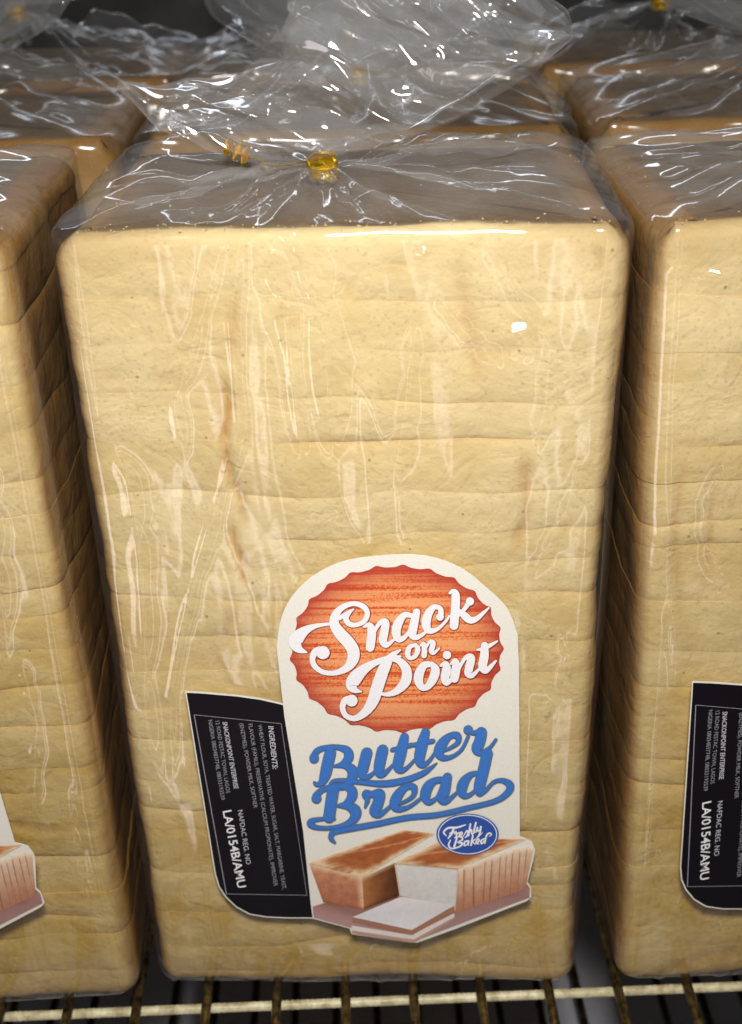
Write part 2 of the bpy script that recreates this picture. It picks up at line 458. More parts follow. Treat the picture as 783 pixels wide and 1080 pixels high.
        mesh_obj('slice', tapered(np.vstack(V)), fcs, BREAD, t,
                 attrs=dict(bake_shade=np.clip(golden + bko + 0.98 - np.vstack(V)[:, 2] / LH * 1.02 + 0.25 * pn(np.vstack(V) * 22, seed + 9), 0, 1), crust_shade=np.concatenate(crs), stain=np.concatenate(sts), end=np.concatenate(ends)))  # loaf and slice tone, plus painted shade deepening towards the bottom
    if fine:
        V, F = [], []
        ico = np.array([(0, 0, 1), (.9, 0, -.2), (-.45, .8, -.2), (-.45, -.8, -.2), (0.1, 0.1, -.9)])
        for q in range(110):
            edge_ = r.random() < 0.75
            c = np.array([r.uniform(-0.47, 0.47) * LW, (abs(r.normal(0, 0.0035)) + 0.002) if edge_ else r.uniform(0.004, LD - 0.01), LH + 0.0002])
            k_ = r.uniform(0.00012, 0.00040); R_ = r.normal(size=(3, 3)); R_ = np.linalg.qr(R_)[0]
            b = len(V); V += list(c + (ico * r.uniform(0.6, 1.3, (5, 1))) @ R_ * k_)
            F += [(b, b + 1, b + 2), (b, b + 2, b + 3), (b, b + 3, b + 1), (b + 4, b + 2, b + 1), (b + 4, b + 3, b + 2), (b + 4, b + 1, b + 3)]
        V = tapered(V); m_ = len(V)
        cb = mesh_obj('crumbs', V, F, BREAD, t, smooth=False, attrs=dict(bake_shade=np.full(m_, 0.1), crust_shade=np.zeros(m_), stain=np.zeros(m_), end=np.zeros(m_)))
        cb['kind'] = 'stuff'
    return t


def tie_mesh(parent, c, ax, rad, seed, tails):
    """gold twist tie: a ribbon band round the neck and two twisted tails"""
    r = np.random.default_rng(seed)
    c = np.array(c); ax = np.array(ax, float); ax /= np.linalg.norm(ax)
    e1 = np.cross(ax, [0, 1, 0.2]); e1 /= np.linalg.norm(e1); e2 = np.cross(ax, e1)
    def ribbon(P, half, wdt, name, par):
        P = np.array(P); n = len(P)
        V = []
        for i in range(n):
            V += [P[i] - half[i] * wdt[i], P[i] + half[i] * wdt[i]]
        nrm = []
        for i in range(n):
            tg = P[min(i + 1, n - 1)] - P[max(i - 1, 0)]
            q = np.cross(tg, half[i]); q /= np.linalg.norm(q) + 1e-9; nrm.append(q)
        V2 = []
        for i in range(n):
            V2 += [V[2 * i] + nrm[i] * 0.0003, V[2 * i + 1] + nrm[i] * 0.0003]
        V = V + V2; f = []; m = 2 * n
        for i in range(n - 1):
            a = 2 * i
            f += [(a, a + 1, a + 3, a + 2), (m + a, m + a + 2, m + a + 3, m + a + 1), (a, a + 2, m + a + 2, m + a), (a + 1, m + a + 1, m + a + 3, a + 3)]
        return mesh_obj(name, V, f, GOLD, par, smooth=False)
    A = np.linspace(0, 4.25 * math.pi, 64)
    P = [c + (e1 * math.cos(a) + e2 * math.sin(a)) * (rad + 0.0002 * math.sin(3 * a)) + ax * (0.0011 * (a / (4.2 * math.pi) - 0.5) + 0.0003 * math.sin(5 * a)) for a in A]
    half = [ax + (e1 * math.cos(a) + e2 * math.sin(a)) * 0.25 * math.sin(1.3 * a) for a in A]
    band = ribbon(P, half, [0.0017 + 0.0004 * math.sin(3.1 * a) for a in A], 'twist_tie', parent)
    for tl in tails:
        tl = np.array(tl); k = 30
        P, half = [], []
        for i in range(k):
            s = i / (k - 1) * (len(tl) - 1); j = min(int(s), len(tl) - 2); f = s - j
            P.append(tl[j] * (1 - f) + tl[j + 1] * f)
        for i in range(k):
            tg = P[min(i + 1, k - 1)] - P[max(i - 1, 0)]; tg /= np.linalg.norm(tg)
            a1 = np.cross(tg, [0.1, 0.3, 1]); a1 /= np.linalg.norm(a1); a2 = np.cross(tg, a1)
            th = math.pi / 2 + 0.7 * math.sin(i * 0.9)
            half.append(a1 * math.cos(th) + a2 * math.sin(th))
        ribbon(P, half, [0.00010 + (0.0026 if i / k > 0.66 else 0.0) * (0.6 + 0.4 * math.sin(i * 1.9)) for i in range(k)], 'tie_tail', band)
    return band


def fan_mesh(parent, c, table, seed, res, lean, layers=2, pleat=0.007):
    """the gathered open mouth of the bag above the tie, flared and crumpled"""
    c = np.array(c)
    tb = np.array(table, float)
    nphi, nr = res
    for ly in range(layers):
        sd = seed + ly * 11
        ph = np.linspace(tb[0, 0], tb[-1, 0], nphi)
        R = np.interp(ph, tb[:, 0], tb[:, 1]) * 1e-3
        R = R * (1 + 0.06 * pn(np.c_[ph * 0.09, np.zeros(nphi), np.zeros(nphi)], sd)) * (1.0 if ly == 0 else 0.88)
        rr = np.linspace(0, 1, nr) ** 0.85
        PH, RR = np.meshgrid(ph, rr)
        Rm = RR * R[None, :]
        a = np.radians(PH)
        # pleats radiating from the tie: sharp folds
        q = np.stack([PH * 0.060, Rm * 6, np.full_like(PH, ly * 4.0)], -1)
        pl = np.abs(pn(q, sd)) * 1.6 - 0.4
        q2 = np.stack([PH * 0.15, Rm * 9, np.full_like(PH, 1.0 + ly)], -1)
        pl2 = np.abs(pn(q2, sd + 1)) - 0.25
        x = Rm * np.cos(a); z = Rm * np.sin(a)
        q3 = np.stack([x * 32, z * 32, np.full_like(x, ly * 2.0)], -1)
        cr = np.abs(pn(q3, sd + 2)) - 0.2
        cr2 = np.abs(pn(q3 * 2.3 + 7, sd + 3)) - 0.2
        amp = np.clip(Rm / 0.03, 0, 1.3) ** 1.6
        t1 = tri(PH / 15.0, Rm / 0.017, sd); t2 = tri(PH / 7.0 + 3, Rm / 0.010, sd + 1); t3 = tri(x / 0.005, z / 0.005, sd + 2)
        y = 0.6 * pleat * amp * pl + 0.0014 * amp * pl2 + 0.0060 * amp * t1 + 0.0016 * amp * t2 + 0.00012 * amp * t3
        y = y + (0.006 if ly else -0.004) * amp + lean * Rm
        hem = np.clip((RR - 0.955) / 0.045, 0, 1); y = y - 0.0022 * hem ** 2
        x = x + 0.003 * amp * pn(q3 * 0.8, sd + 4); z = z + 0.003 * amp * pn(q3 * 0.8 + 3, sd + 5)
        rad0 = 0.0022
        x = x + rad0 * np.cos(a); z = z + 0.0008
        V = np.stack([x + c[0], y + c[1], z + c[2]], -1).reshape(-1, 3)
        mesh_obj('gathered_top', V, grid_faces(nr, nphi), RUFF, parent)


def mouth_mesh(parent, fr, low, up, vplane, seed, ns, nt, side):
    """one wall of the open bag mouth, flopping above the tie: a crumpled sheet between a lower and an upper edge"""
    L_ = smooth_pts([(*fr.pix(x, y, vplane), 0) for x, y in low], 12)[:, :2]; U_ = smooth_pts([(*fr.pix(x, y, vplane), 0) for x, y in up], 12)[:, :2]
    def arc(P, k):
        a = np.r_[0, np.cumsum(np.linalg.norm(np.diff(P, axis=0), axis=1))]; q = np.linspace(0, a[-1], k)
        return np.c_[np.interp(q, a, P[:, 0]), np.interp(q, a, P[:, 1])]
    Lq, Uq = arc(L_, ns), arc(U_, ns)
    S_, T_ = np.meshgrid(np.linspace(0, 1, ns), np.linspace(0, 1, nt))
    x = Lq[None, :, 0] * (1 - T_) + Uq[None, :, 0] * T_; z = Lq[None, :, 1] * (1 - T_) + Uq[None, :, 1] * T_
    bow = np.sin(np.pi * np.clip(S_, 0, 1)) ** 0.7
    y = side * 0.011 * bow * np.sin(np.pi * np.clip(T_ * 0.75 + 0.12, 0, 1))
    a = S_ * 9.0; b = T_ * 3.2
    sh = a + 0.9 * b                                           # folds run up and to the right
    amp = (0.35 + 0.65 * np.clip(T_ * 3, 0, 1)) * np.clip(np.minimum(S_, 1 - S_) * 9 + 0.15, 0, 1)
    y = y + amp * (0.0062 * tri(sh, b * 0.8, seed) + 0.0030 * tri(sh * 2.1 + 3, b * 1.2, seed + 1) + 0.0004 * tri(x / 0.0055, z / 0.0070, seed + 2))
    y = y + 0.0016 * np.abs(pn(np.stack([sh * 1.6, b * 0.5, T_ * 0], -1), seed + 3)) * amp
    hem = np.clip((T_ - 0.965) / 0.035, 0, 1) + np.clip((0.03 - T_) / 0.03, 0, 1)
    y = y - side * 0.0020 * hem ** 2
    x = x + 0.0018 * pn(np.stack([x * 90, z * 90, T_ * 0], -1), seed + 4) * amp; z = z + 0.0022 * pn(np.stack([x * 80, z * 80, T_ * 0 + 4], -1), seed + 5) * amp
    V = np.stack([x, y + vplane, z], -1).reshape(-1, 3)
    mesh_obj('gathered_top', V, grid_faces(nt, ns), RUFF, parent)


def make_bag(fr, label, group, seed, fine, neck, ridges=(), flat=None, glint_facets=(), fan=None, tails=(), lean=0.25, fanres=(220, 110), mouth=None):
    t = empty('plastic_bag', fr.o, fr.a, label, 'bag', group); t.rotation_euler[1] = fr.lean
    sf, so = (0.00075, 0.002) if fine else (0.0014, 0.003)
    pts, nor = outline(LW + 0.0004, LD + 0.001, 0.0056, sf, so)
    pts[:, 1] -= 0.0005
    n = len(pts)
    nz = 260 if fine else 110
    zz = np.linspace(0.0012, LH + 0.0015, nz)
    rows = []
    ar = np.cumsum(np.r_[0, np.linalg.norm(np.diff(pts, axis=0), axis=1)])
    for z in zz:
        p3 = np.c_[pts, np.full(n, z)]
        g = 0.0021 + 0.0007 * pn(p3 * np.array([22, 22, 14]), seed)
        g = g + 0.0010 * np.clip(pn(p3 * np.array([60, 60, 11]), seed + 1), 0, 1) ** 1.5      # long upright folds
        g = g + 0.00012 * np.abs(pn(p3 * np.array([130, 130, 26]), seed + 2)) + 0.00002 * np.abs(pn(p3 * 230, seed + 4))
        if not fine: g = g + np.clip((z - 0.16) / 0.05, 0, 1) * (0.0012 + 0.0042 * np.abs(pn(p3 * np.array([34, 34, 46]), seed + 12)) + 0.002 * pn(p3 * 80, seed + 13))
        g = g + 0.00050 * tri(ar / 0.015, ar * 0 + z / 0.045, seed + 3) + 0.00010 * tri(ar / 0.006, ar * 0 + z / 0.022, seed + 6)
        # looser towards the top corners and in the gap at the sides
        side = np.clip(np.abs(nor[:, 0]) - 0.2, 0, 1)
        g = g * (1 - 0.80 * side)
        g = g + side * (0.0003 + 0.0005 * np.clip(pn(p3 * np.array([30, 60, 16]), seed + 3), -0.5, 1))
        front = (nor[:, 1] < -0.8)
        P = np.c_[pts[:, 0], p3[:, 2]]
        if flat is not None:
            (u0, u1, w0, w1) = flat
            mu = np.clip(np.minimum(P[:, 0] - u0, u1 - P[:, 0]) / 0.006, 0, 1); mw = np.clip(np.minimum(P[:, 1] - w0, w1 - P[:, 1]) / 0.006, 0, 1)
            k = mu * mw * front; k = k * k * (3 - 2 * k)
            g = g * (1 - k) + 0.0027 * k
        for poly, hgt, wd in ridges:
            lo = min(q[1] for q in poly) - 0.006; hi = max(q[1] for q in poly) + 0.006
            if z < lo or z > hi: continue
            ds, pa = seg_dist(P, poly)
            ta = np.clip(np.minimum(pa, 1 - pa) * 6 + 0.12, 0, 1)
            ds = np.abs(ds)
            mo = 0.45 + 1.1 * np.abs(pn(np.c_[pa * 5, pa * 0 + hgt * 1e4, pa * 0], seed))
            g = g + hgt * ta * mo * np.exp(-(ds / (1.5 * wd * (0.6 + 0.7 * mo))) ** 1.4) * front
        for (bu, bw, ru, rw) in glint_facets:                       # film facets shaped for glints, aimed between shelf lamp and camera
            if abs(z - bw) > rw * 1.6: continue
            p = fr.o + fr.U * bu + np.array([0, 0, bw])
            h_ = (KEY - p) / np.linalg.norm(KEY - p) + (CAM - p) / np.linalg.norm(CAM - p)
            hu, hv, hw = h_ @ fr.U, h_ @ fr.V, h_[2]
            gu, gw = -hu / abs(hv), -hw / abs(hv)
            du, dw = P[:, 0] - bu, P[:, 1] - bw
            rad = np.sqrt((du / ru) ** 2 + (dw / rw) ** 2) + 0.35 * pn(np.c_[P * 420, np.zeros(n)], seed + 15)
            mk = np.clip((1.25 - rad) / 0.5, 0, 1); mk = mk * mk * (3 - 2 * mk) * front
            g = g * (1 - mk) + mk * (0.0024 + abs(gw) * rw + gu * du + gw * dw)
        # bottom tucks in
        x = max(0.0, 1 - (z - 0.0011) / 0.0068); g = g - 0.0072 * (1 - math.sqrt(max(0, 1 - x * x)))
        x = max(0.0, 1 - (LH + 0.0015 - z) / 0.0035); g = g - (0.0022 + 0.0014 * pn(np.c_[pts * 120, np.full(n, z * 60)], seed + 10)) * (1 - math.sqrt(max(0, 1 - x * x)))
        q = pts + nor * g[:, None]
        rows.append(np.c_[q, np.full(n, z)])
    # the top: drawn in to the neck with radiating folds
    rim = rows[-1]
    lo = 1.0 if fine else 2.0
    nq = 90 if fine else 50
    cu, cv, cw = neck
    ang = np.arctan2(rim[:, 1] - cv, rim[:, 0] - cu)
    for i in range(1, nq + 1):
        s = (i / nq)
        k = s ** 1.0
        nr_ = 0.0026
        tx = cu + nr_ * np.cos(ang); ty = cv + nr_ * np.sin(ang)
        x = rim[:, 0] * (1 - k) + tx * k; y = rim[:, 1] * (1 - k) + ty * k
        dist = np.hypot(x - cu, y - cv)
        ca, sa = np.cos(ang), np.sin(ang)
        amp = 4 * s * (1 - s)
        f1 = np.abs(pn(np.c_[ca * 3.4, sa * 3.4, np.full(n, s * 0.45)], seed + 5))
        f2 = np.abs(pn(np.c_[ca * 8, sa * 8, np.full(n, s * 0.5)], seed + 6))
        f3 = pn(np.c_[x * 40, y * 40, np.full(n, 1.0)], seed + 7)
        f4 = tri(x / 0.010, y / 0.010, seed + 8); f5 = tri(x / 0.0045 + 5, y / 0.0045, seed + 8)
        z = LH + 0.0016 + (cw - LH - 0.0016) * s ** 3.0 + amp * lo * (0.0075 * f1 + 0.0016 * f2 + 0.0012 * (f3 + 0.4) + 0.0016 * f4 + 0.0004 * f5) + 0.0007 * s
        x = x + 0.0009 * amp * f3; y = y + 0.0016 * amp * pn(np.c_[x * 70, y * 70, np.full(n, 7.0)], seed + 9)
        rows.append(np.c_[x, y, z])
    V = tapered(np.vstack(rows)); F = grid_faces(len(rows), n, True)
    # closed base
    F.append(tuple(reversed(range(n))))
    sl_ = np.zeros((len(rows), n)); sl_[nz:] = np.clip(np.arange(1, nq + 1) / nq * 6, 0, 1)[:, None]
    mesh_obj('film', V, F, FILM if fine else FILMR, t, attrs=dict(slack=sl_.ravel() * (1.0 if fine else 0.3)))
    if fan is not None:
        if mouth is not None:
            for mm in mouth: mouth_mesh(t, fr, *mm)
        tie_mesh(t, (cu, cv - 0.0005, cw + 0.0006), (0.10, -0.25, 1.0), 0.0034, seed, tails)
        if mouth is None: fan_mesh(t, (cu, cv + 0.0005, cw + 0.0016), fan, seed + 20, fanres, lean)
    return t


# ------------------------------------------------------------------ label artwork (traced in photo pixels, laid on the front of the bag)
LABV = -0.0052      # the label's plane, just proud of the film


def art_mesh(fr, polys, mat, name, parent, layer, shift=None, cols=None, thick=0.0):
    """polys: list of px polygons (each optionally with per-vertex colours). layer in units of 0.05 mm"""
    V, F, C = [], [], []
    for i, pg in enumerate(polys):
        pg = [tuple(p) for p in pg]
        ar = sum(pg[j][0] * pg[(j + 1) % len(pg)][1] - pg[(j + 1) % len(pg)][0] * pg[j][1] for j in range(len(pg)))
        v = LABV - layer * 0.00005 - i * 0.000004
        b = len(V)
        for p in pg:
            u, wz = fr.pix(p[0], p[1], LABV); V.append((u, v, wz))
        tris = tessellate_polygon([[Vector((p[0], -p[1], 0)) for p in pg]])
        for tri in tris:
            a, b2, c2 = [V[b + q] for q in tri]
            cr = (b2[0] - a[0]) * (c2[2] - a[2]) - (b2[2] - a[2]) * (c2[0] - a[0])
            F.append(tuple(b + q for q in (tri if cr > 0 else tri[::-1])))
        if thick:
            m = len(V); nn = len(pg)
            for p in pg:
                u, wz = fr.pix(p[0], p[1], LABV); V.append((u, v + thick, wz))
            for j in range(nn):
                j2 = (j + 1) % nn
                F.append((b + j, b + j2, m + j2, m + j) if ar < 0 else (b + j2, b + j, m + j, m + j2))
        if cols is not None:
            C += [cols[i][j] for j in range(len(pg))] * (2 if thick else 1)
    return mesh_obj(name, V, F, mat, parent, smooth=False, attrs=dict(ink=np.array(C)) if cols is not None else None)


def smooth_pts(pts, sub=7, closed=False):
    P = np.array(pts, float); n = len(P); out = []
    rngi = range(n if closed else n - 1)
    for i in rngi:
        if closed: p0, p1, p2, p3 = P[i - 1], P[i], P[(i + 1) % n], P[(i + 2) % n]
        else: p0, p1, p2, p3 = P[max(i - 1, 0)], P[i], P[i + 1], P[min(i + 2, n - 1)]
        for k in range(sub):
            t = k / sub
            out.append(0.5 * ((2 * p1) + (-p0 + p2) * t + (2 * p0 - 5 * p1 + 4 * p2 - p3) * t * t + (-p0 + 3 * p1 - 3 * p2 + p3) * t ** 3))
    if not closed: out.append(P[-1])
    return np.array(out)


def stroke(pts, grow=0.0, dx=0, dy=0):
    """variable-width pen stroke as quads in px; pts (x,y,width); returns list of convex polygons"""
    P = smooth_pts(pts, 8)
    P[:, 2] = np.maximum(P[:, 2], 0.5) + grow
    T = np.gradient(P[:, :2], axis=0); T /= np.linalg.norm(T, axis=1)[:, None] + 1e-9
    Nn = np.c_[-T[:, 1], T[:, 0]]
    A = P[:, :2] + Nn * P[:, 2:3] / 2 + (dx, dy); B = P[:, :2] - Nn * P[:, 2:3] / 2 + (dx, dy)
    V = np.empty((2 * len(P), 2)); V[0::2] = A; V[1::2] = B
    caps = []
    for c0, wd in ((P[0], P[0, 2]), (P[-1], P[-1, 2])):
        if wd > 1.2:
            caps.append([(c0[0] + dx + wd / 2 * math.cos(a), c0[1] + dy + wd / 2 * math.sin(a)) for a in np.linspace(0, 2 * math.pi, 13)[:-1]])
    return V, caps


def letters_mesh(fr, strokes, balls, mat, name, parent, layer, grow=0.0, dx=0, dy=0):
    V, F = [], []
    z = 0
    def addv(p):
        u, wz = fr.pix(p[0], p[1], LABV); V.append((u, LABV - layer * 0.00005 - z * 0.000001, wz)); return len(V) - 1
    def face(ix):
        a, b, c = [V[q] for q in ix[:3]]
        s = 0
        for j in range(len(ix)):
            p, q = V[ix[j]], V[ix[(j + 1) % len(ix)]]; s += p[0] * q[2] - q[0] * p[2]
        F.append(tuple(ix) if s > 0 else tuple(ix[::-1]))
    for st in strokes:
        A, caps = stroke(st, grow, dx, dy)
        z0 = z
        for i in range(len(A) // 2 - 1):
            z = z0 + 2 + 0.8 * (i % 12)
            face([addv(A[2 * i]), addv(A[2 * i + 1]), addv(A[2 * i + 3])]); face([addv(A[2 * i]), addv(A[2 * i + 3]), addv(A[2 * i + 2])])
        z = z0 + 11.5
        for cp in caps:
            z += 1.5; face([addv(p) for p in cp])
    for (x, y, r) in balls:
        z += 2; r2 = r + grow / 2
        face([addv((x + dx + r2 * math.cos(a), y + dy + r2 * math.sin(a))) for a in np.linspace(0, 2 * math.pi, 21)[:-1]])
    return mesh_obj(name, V, F, mat, parent, smooth=False)


def zc(o, s, lst):
    return [(o[0] + x / s, o[1] + y / s, wd / s) for x, y, wd in lst]


def text_mesh(fr, body, p0, p1, h, mat, name, parent, layer, bold=0.0, shear=0.0):
    cu = bpy.data.curves.new('t', 'FONT'); cu.body = body; cu.fill_mode = 'FRONT'; cu.resolution_u = 3
    cu.offset = bold; cu.shear = shear
    ob = bpy.data.objects.new('t', cu); COL.objects.link(ob)
    dg = bpy.context.evaluated_depsgraph_get()
    me = bpy.data.meshes.new_from_object(ob.evaluated_get(dg))
    co_ = np.array([v.co[:] for v in me.vertices]); fc = [tuple(p.vertices) for p in me.polygons]
    bpy.data.objects.remove(ob); bpy.data.curves.remove(cu); bpy.data.meshes.remove(me)
    x = (co_[:, 0] - co_[:, 0].min()) / np.ptp(co_[:, 0]); y = co_[:, 1] / 0.70 - 0.5
    d = np.array(p1, float) - np.array(p0, float); nn = np.array([-d[1], d[0]]) / np.linalg.norm(d)   # px space: y down, text up is to the right of a downward line
    P = np.array(p0) + x[:, None] * d - (y * h)[:, None] * nn
    V = []
    for p in P:
        u, wz = fr.pix(p[0], p[1], LABV); V.append((u, LABV - layer * 0.00005, wz))
    V = np.array(V)
    f = fc[0]; a, b, c = V[f[0]], V[f[1]], V[f[2]]
    s = sum(V[f[j]][0] * V[f[(j + 1) % len(f)]][2] - V[f[(j + 1) % len(f)]][0] * V[f[j]][2] for j in range(len(f)))
    if s < 0: fc = [q[::-1] for q in fc]
    return mesh_obj(name, V, fc, mat, parent, smooth=False)


def srgb(r, g, b):
    return tuple((x / 255 / 12.92) if x / 255 <= 0.04045 else ((x / 255 + 0.055) / 1.055) ** 2.4 for x in (r, g, b))


def make_label(fr, bag):
    # white sticker, die-cut round the printed picture
    edge = smooth_pts([(292, 682), (297, 651), (311, 625), (335, 604), (369, 590), (420, 584.5), (455, 587), (487, 599), (514, 620), (535, 641), (546, 668)], 6).tolist()
    edge += [(547.5, 700), (548.5, 882), (555, 884), (561, 887), (564.5, 896), (563, 905), (556.5, 930), (560, 935), (560.5, 946), (556, 950), (482, 979),
             (440, 994), (432, 994), (371, 985), (369, 979), (330, 968.5), (328, 953), (320, 877), (300, 754)]
    lab = art_mesh(fr, [edge], WHITE, 'front_label', bag, 2, thick=0.00012)
    blk = [(197, 730.5), (215, 731.5), (250, 734.5), (275, 738), (301, 744), (305, 770), (321, 877), (330, 953), (331, 967.5), (306, 967.5), (282, 966.5), (264, 963.5), (250, 956), (239, 945.5), (232, 935), (228, 922)]
    bb = np.array(blk); cen = bb.mean(0)
    ing = art_mesh(fr, [[tuple(cen + (p - cen) * 1.012 + (-0.6, 0)) for p in bb]], WHITE, 'ingredients_label', bag, 0, thick=0.00012)
    art_mesh(fr, [blk], BLACK, 'black_panel', ing, 0.8)
    # thin printed frame
    q = [(205, 753.7), (296.7, 763), (324, 944), (239, 942.6)]
    fr_st = [[(*q[i], 0.45), (*q[(i + 1) % 4], 0.45)] for i in range(4)]
    letters_mesh(fr, [fr_st[0], fr_st[2], fr_st[1]], [], INKF, 'printed_frame', ing, 1.4)
    letters_mesh(fr, [[(*q[3], 0.9), (*q[0], 0.9)]], [], INKF, 'printed_frame', ing, 1.4)
    def z5(x, y): return (180 + x / 4.156, 720 + y / 4.156)
    T = [('INGREDIENTS:', (440, 188), (460, 378), 5.6, INKG, .012, .2), ('WHEAT FLOUR, SOYA, TREATED WATER, SUGAR, SALT, MARGARINE, YEAST,', (392, 183), (500, 905), 4.2, INKF, 0, 0),
         ('FLAVOUR (FAMILI), PRESERVATIVE (CALCIUM PROPIONATE), IMPROVER', (350, 180), (462, 890), 4.2, INKF, 0, 0), ('(ENZYMES), POWDER MILK, SOFTNER', (311, 177), (374, 548), 4.2, INKF, 0, 0),
         ('SNACKONPOINT ENTERPRISE', (238, 170), (289, 465), 4.8, INKG, .012, .2), ('12 ROAD FESTAC TOWN, LAGOS', (206, 167), (254, 482), 4.2, INKF, 0, 0),
         ('NIGERIA 08034837748, 08033193539', (174, 163), (231, 512), 4.2, INKF, 0, 0), ('NAFDAC REG. NO', (306, 558), (343, 795), 5.2, INKG, 0, 0), ('LA/0154B/AMU', (248, 560), (314, 897), 9.2, INKW, .012, 0)]
    for body, a, b, h, mt, bo, sh in T:
        text_mesh(fr, body, z5(*a), z5(*b), h, mt, 'text_line', ing, 1.6, bo, sh)
    # scalloped badge
    cx, cy, rx, ry = 418.3, 683.8, 111.5, 87.5
    K = 240
    V, F, rad = [], [], []
    rr = [0, .3, .5, .65, .75, .83, .9, .95, 1.0]
    for r_ in rr:
        for k in range(K):
            a = 2 * math.pi * k / K
            m = 1 + 0.017 * r_ ** 4 * math.cos(25 * a + 0.6 * math.sin(25 * a))
            p = (cx + rx * r_ * m * math.cos(a), cy + ry * r_ * m * math.sin(a))
            u, wz = fr.pix(p[0], p[1], LABV); V.append((u, LABV - 4 * 0.00005, wz)); rad.append(r_)
    for f in grid_faces(len(rr), K, True): F.append(f)
    mesh_obj('badge', V, F, BADGE, lab, smooth=False, attrs=dict(rad=rad))
    r1 = lambda l: zc((300, 610), 6.525, l)
    r2 = lambda l: zc((380, 600), 4.894, l)
    r3 = lambda l: zc((320, 770), 6.525, l)
    r4 = lambda l: zc((430, 760), 6.525, l)
    r5 = lambda l: zc((450, 850), 6.525, l)
    snack = [
        r1([(335, 303, 16), (230, 316, 26), (155, 345, 52), (95, 395, 88), (78, 440, 84), (105, 480, 48), (155, 500, 8)]),
        r1([(478, 205, 5), (448, 225, 26), (425, 265, 34), (445, 302, 34), (490, 312, 28), (548, 288, 30), (572, 235, 32), (548, 188, 34), (480, 165, 30), (405, 188, 36), (355, 240, 50), (345, 305, 62), (385, 370, 76), (440, 430, 80), (475, 490, 80), (472, 550, 74), (430, 608, 50), (350, 641, 32), (270, 636, 30), (212, 597, 33), (195, 545, 35), (212, 500, 44), (245, 480, 40)]),
        r1([(380, 265, 26), (430, 235, 26), (478, 203, 6)]),
        r2([(20, 292, 8), (48, 284, 28), (60, 320, 42), (52, 398, 42)]), r2([(70, 325, 12), (100, 274, 20), (130, 268, 36), (125, 320, 40), (118, 360, 40), (135, 385, 28), (170, 362, 12), (200, 330, 10)]),
        r2([(275, 238, 20), (232, 230, 28), (198, 270, 42), (186, 320, 44), (200, 355, 32), (230, 345, 20), (262, 305, 12)]), r2([(292, 215, 34), (275, 290, 42), (270, 330, 40), (290, 346, 26), (330, 325, 14), (350, 295, 10)]),
        r2([(418, 222, 26), (412, 196, 22), (380, 190, 26), (352, 225, 40), (340, 275, 44), (355, 310, 32), (395, 305, 18), (440, 265, 12), (460, 235, 8)]),
        r2([(463, 118, 10), (480, 108, 22), (492, 125, 38), (492, 180, 42), (484, 285, 42)]), r2([(500, 240, 12), (535, 203, 18), (562, 165, 24)]), r2([(515, 212, 20), (540, 235, 36), (568, 256, 34), (602, 248, 24), (640, 215, 14), (664, 193, 5)]),
        r2([(288, 383, 14), (256, 395, 22), (245, 430, 26), (258, 452, 18), (285, 440, 20), (298, 405, 24), (284, 382, 14)]),
        r2([(312, 388, 6), (326, 378, 20), (332, 400, 24), (330, 438, 26)]), r2([(336, 405, 8), (358, 368, 14), (376, 374, 24), (368, 412, 24), (380, 425, 16), (410, 400, 5)]),
        r1([(800, 480, 8), (740, 520, 40), (705, 570, 66), (670, 650, 78), (640, 740, 80), (610, 830, 76), (560, 905, 55), (490, 950, 36), (425, 932, 32), (402, 875, 34), (420, 828, 40), (450, 818, 40)]),
        r1([(800, 525, 10), (720, 536, 30), (640, 562, 38), (560, 605, 60), (490, 672, 88), (466, 725, 76), (490, 757, 38), (532, 766, 6)]),
        r2([(120, 470, 12), (150, 452, 24), (200, 464, 32), (238, 510, 46), (235, 570, 50), (190, 620, 34), (140, 638, 20), (100, 632, 10)]),
        r2([(372, 482, 22), (328, 490, 36), (302, 545, 46), (312, 595, 34), (345, 600, 30), (375, 560, 42), (388, 512, 42), (370, 481, 22)]),
        r2([(415, 490, 8), (440, 480, 28), (446, 510, 42), (438, 550, 42), (446, 578, 28), (480, 555, 12)]),
        r2([(468, 480, 8), (490, 466, 28), (495, 500, 42), (486, 555, 42)]), r2([(505, 515, 12), (540, 452, 18), (572, 448, 36), (562, 500, 40), (558, 530, 36), (578, 540, 22), (615, 505, 10)]),
        r2([(642, 385, 34), (640, 440, 42), (632, 490, 42), (650, 514, 28), (700, 465, 8)]), r2([(603, 408, 6), (630, 402, 16), (665, 387, 18), (707, 363, 6)]),
    ]
    sb = [(300 + 268 / 6.525, 610 + 497 / 6.525, 6.6), (300 + 465 / 6.525, 610 + 827 / 6.525, 5.9), (380 + 412 / 4.894, 600 + 238 / 4.894, 3.7), (380 + 566 / 4.894, 600 + 158 / 4.894, 4.0), (380 + 448 / 4.894, 600 + 434 / 4.894, 4.1)]
    letters_mesh(fr, snack, sb, BADGE_SH, 'brand_lettering_edge', lab, 5, 2.0, 0.5, 0.9)
    letters_mesh(fr, snack, sb, INKW, 'brand_lettering', lab, 11, 0.7)
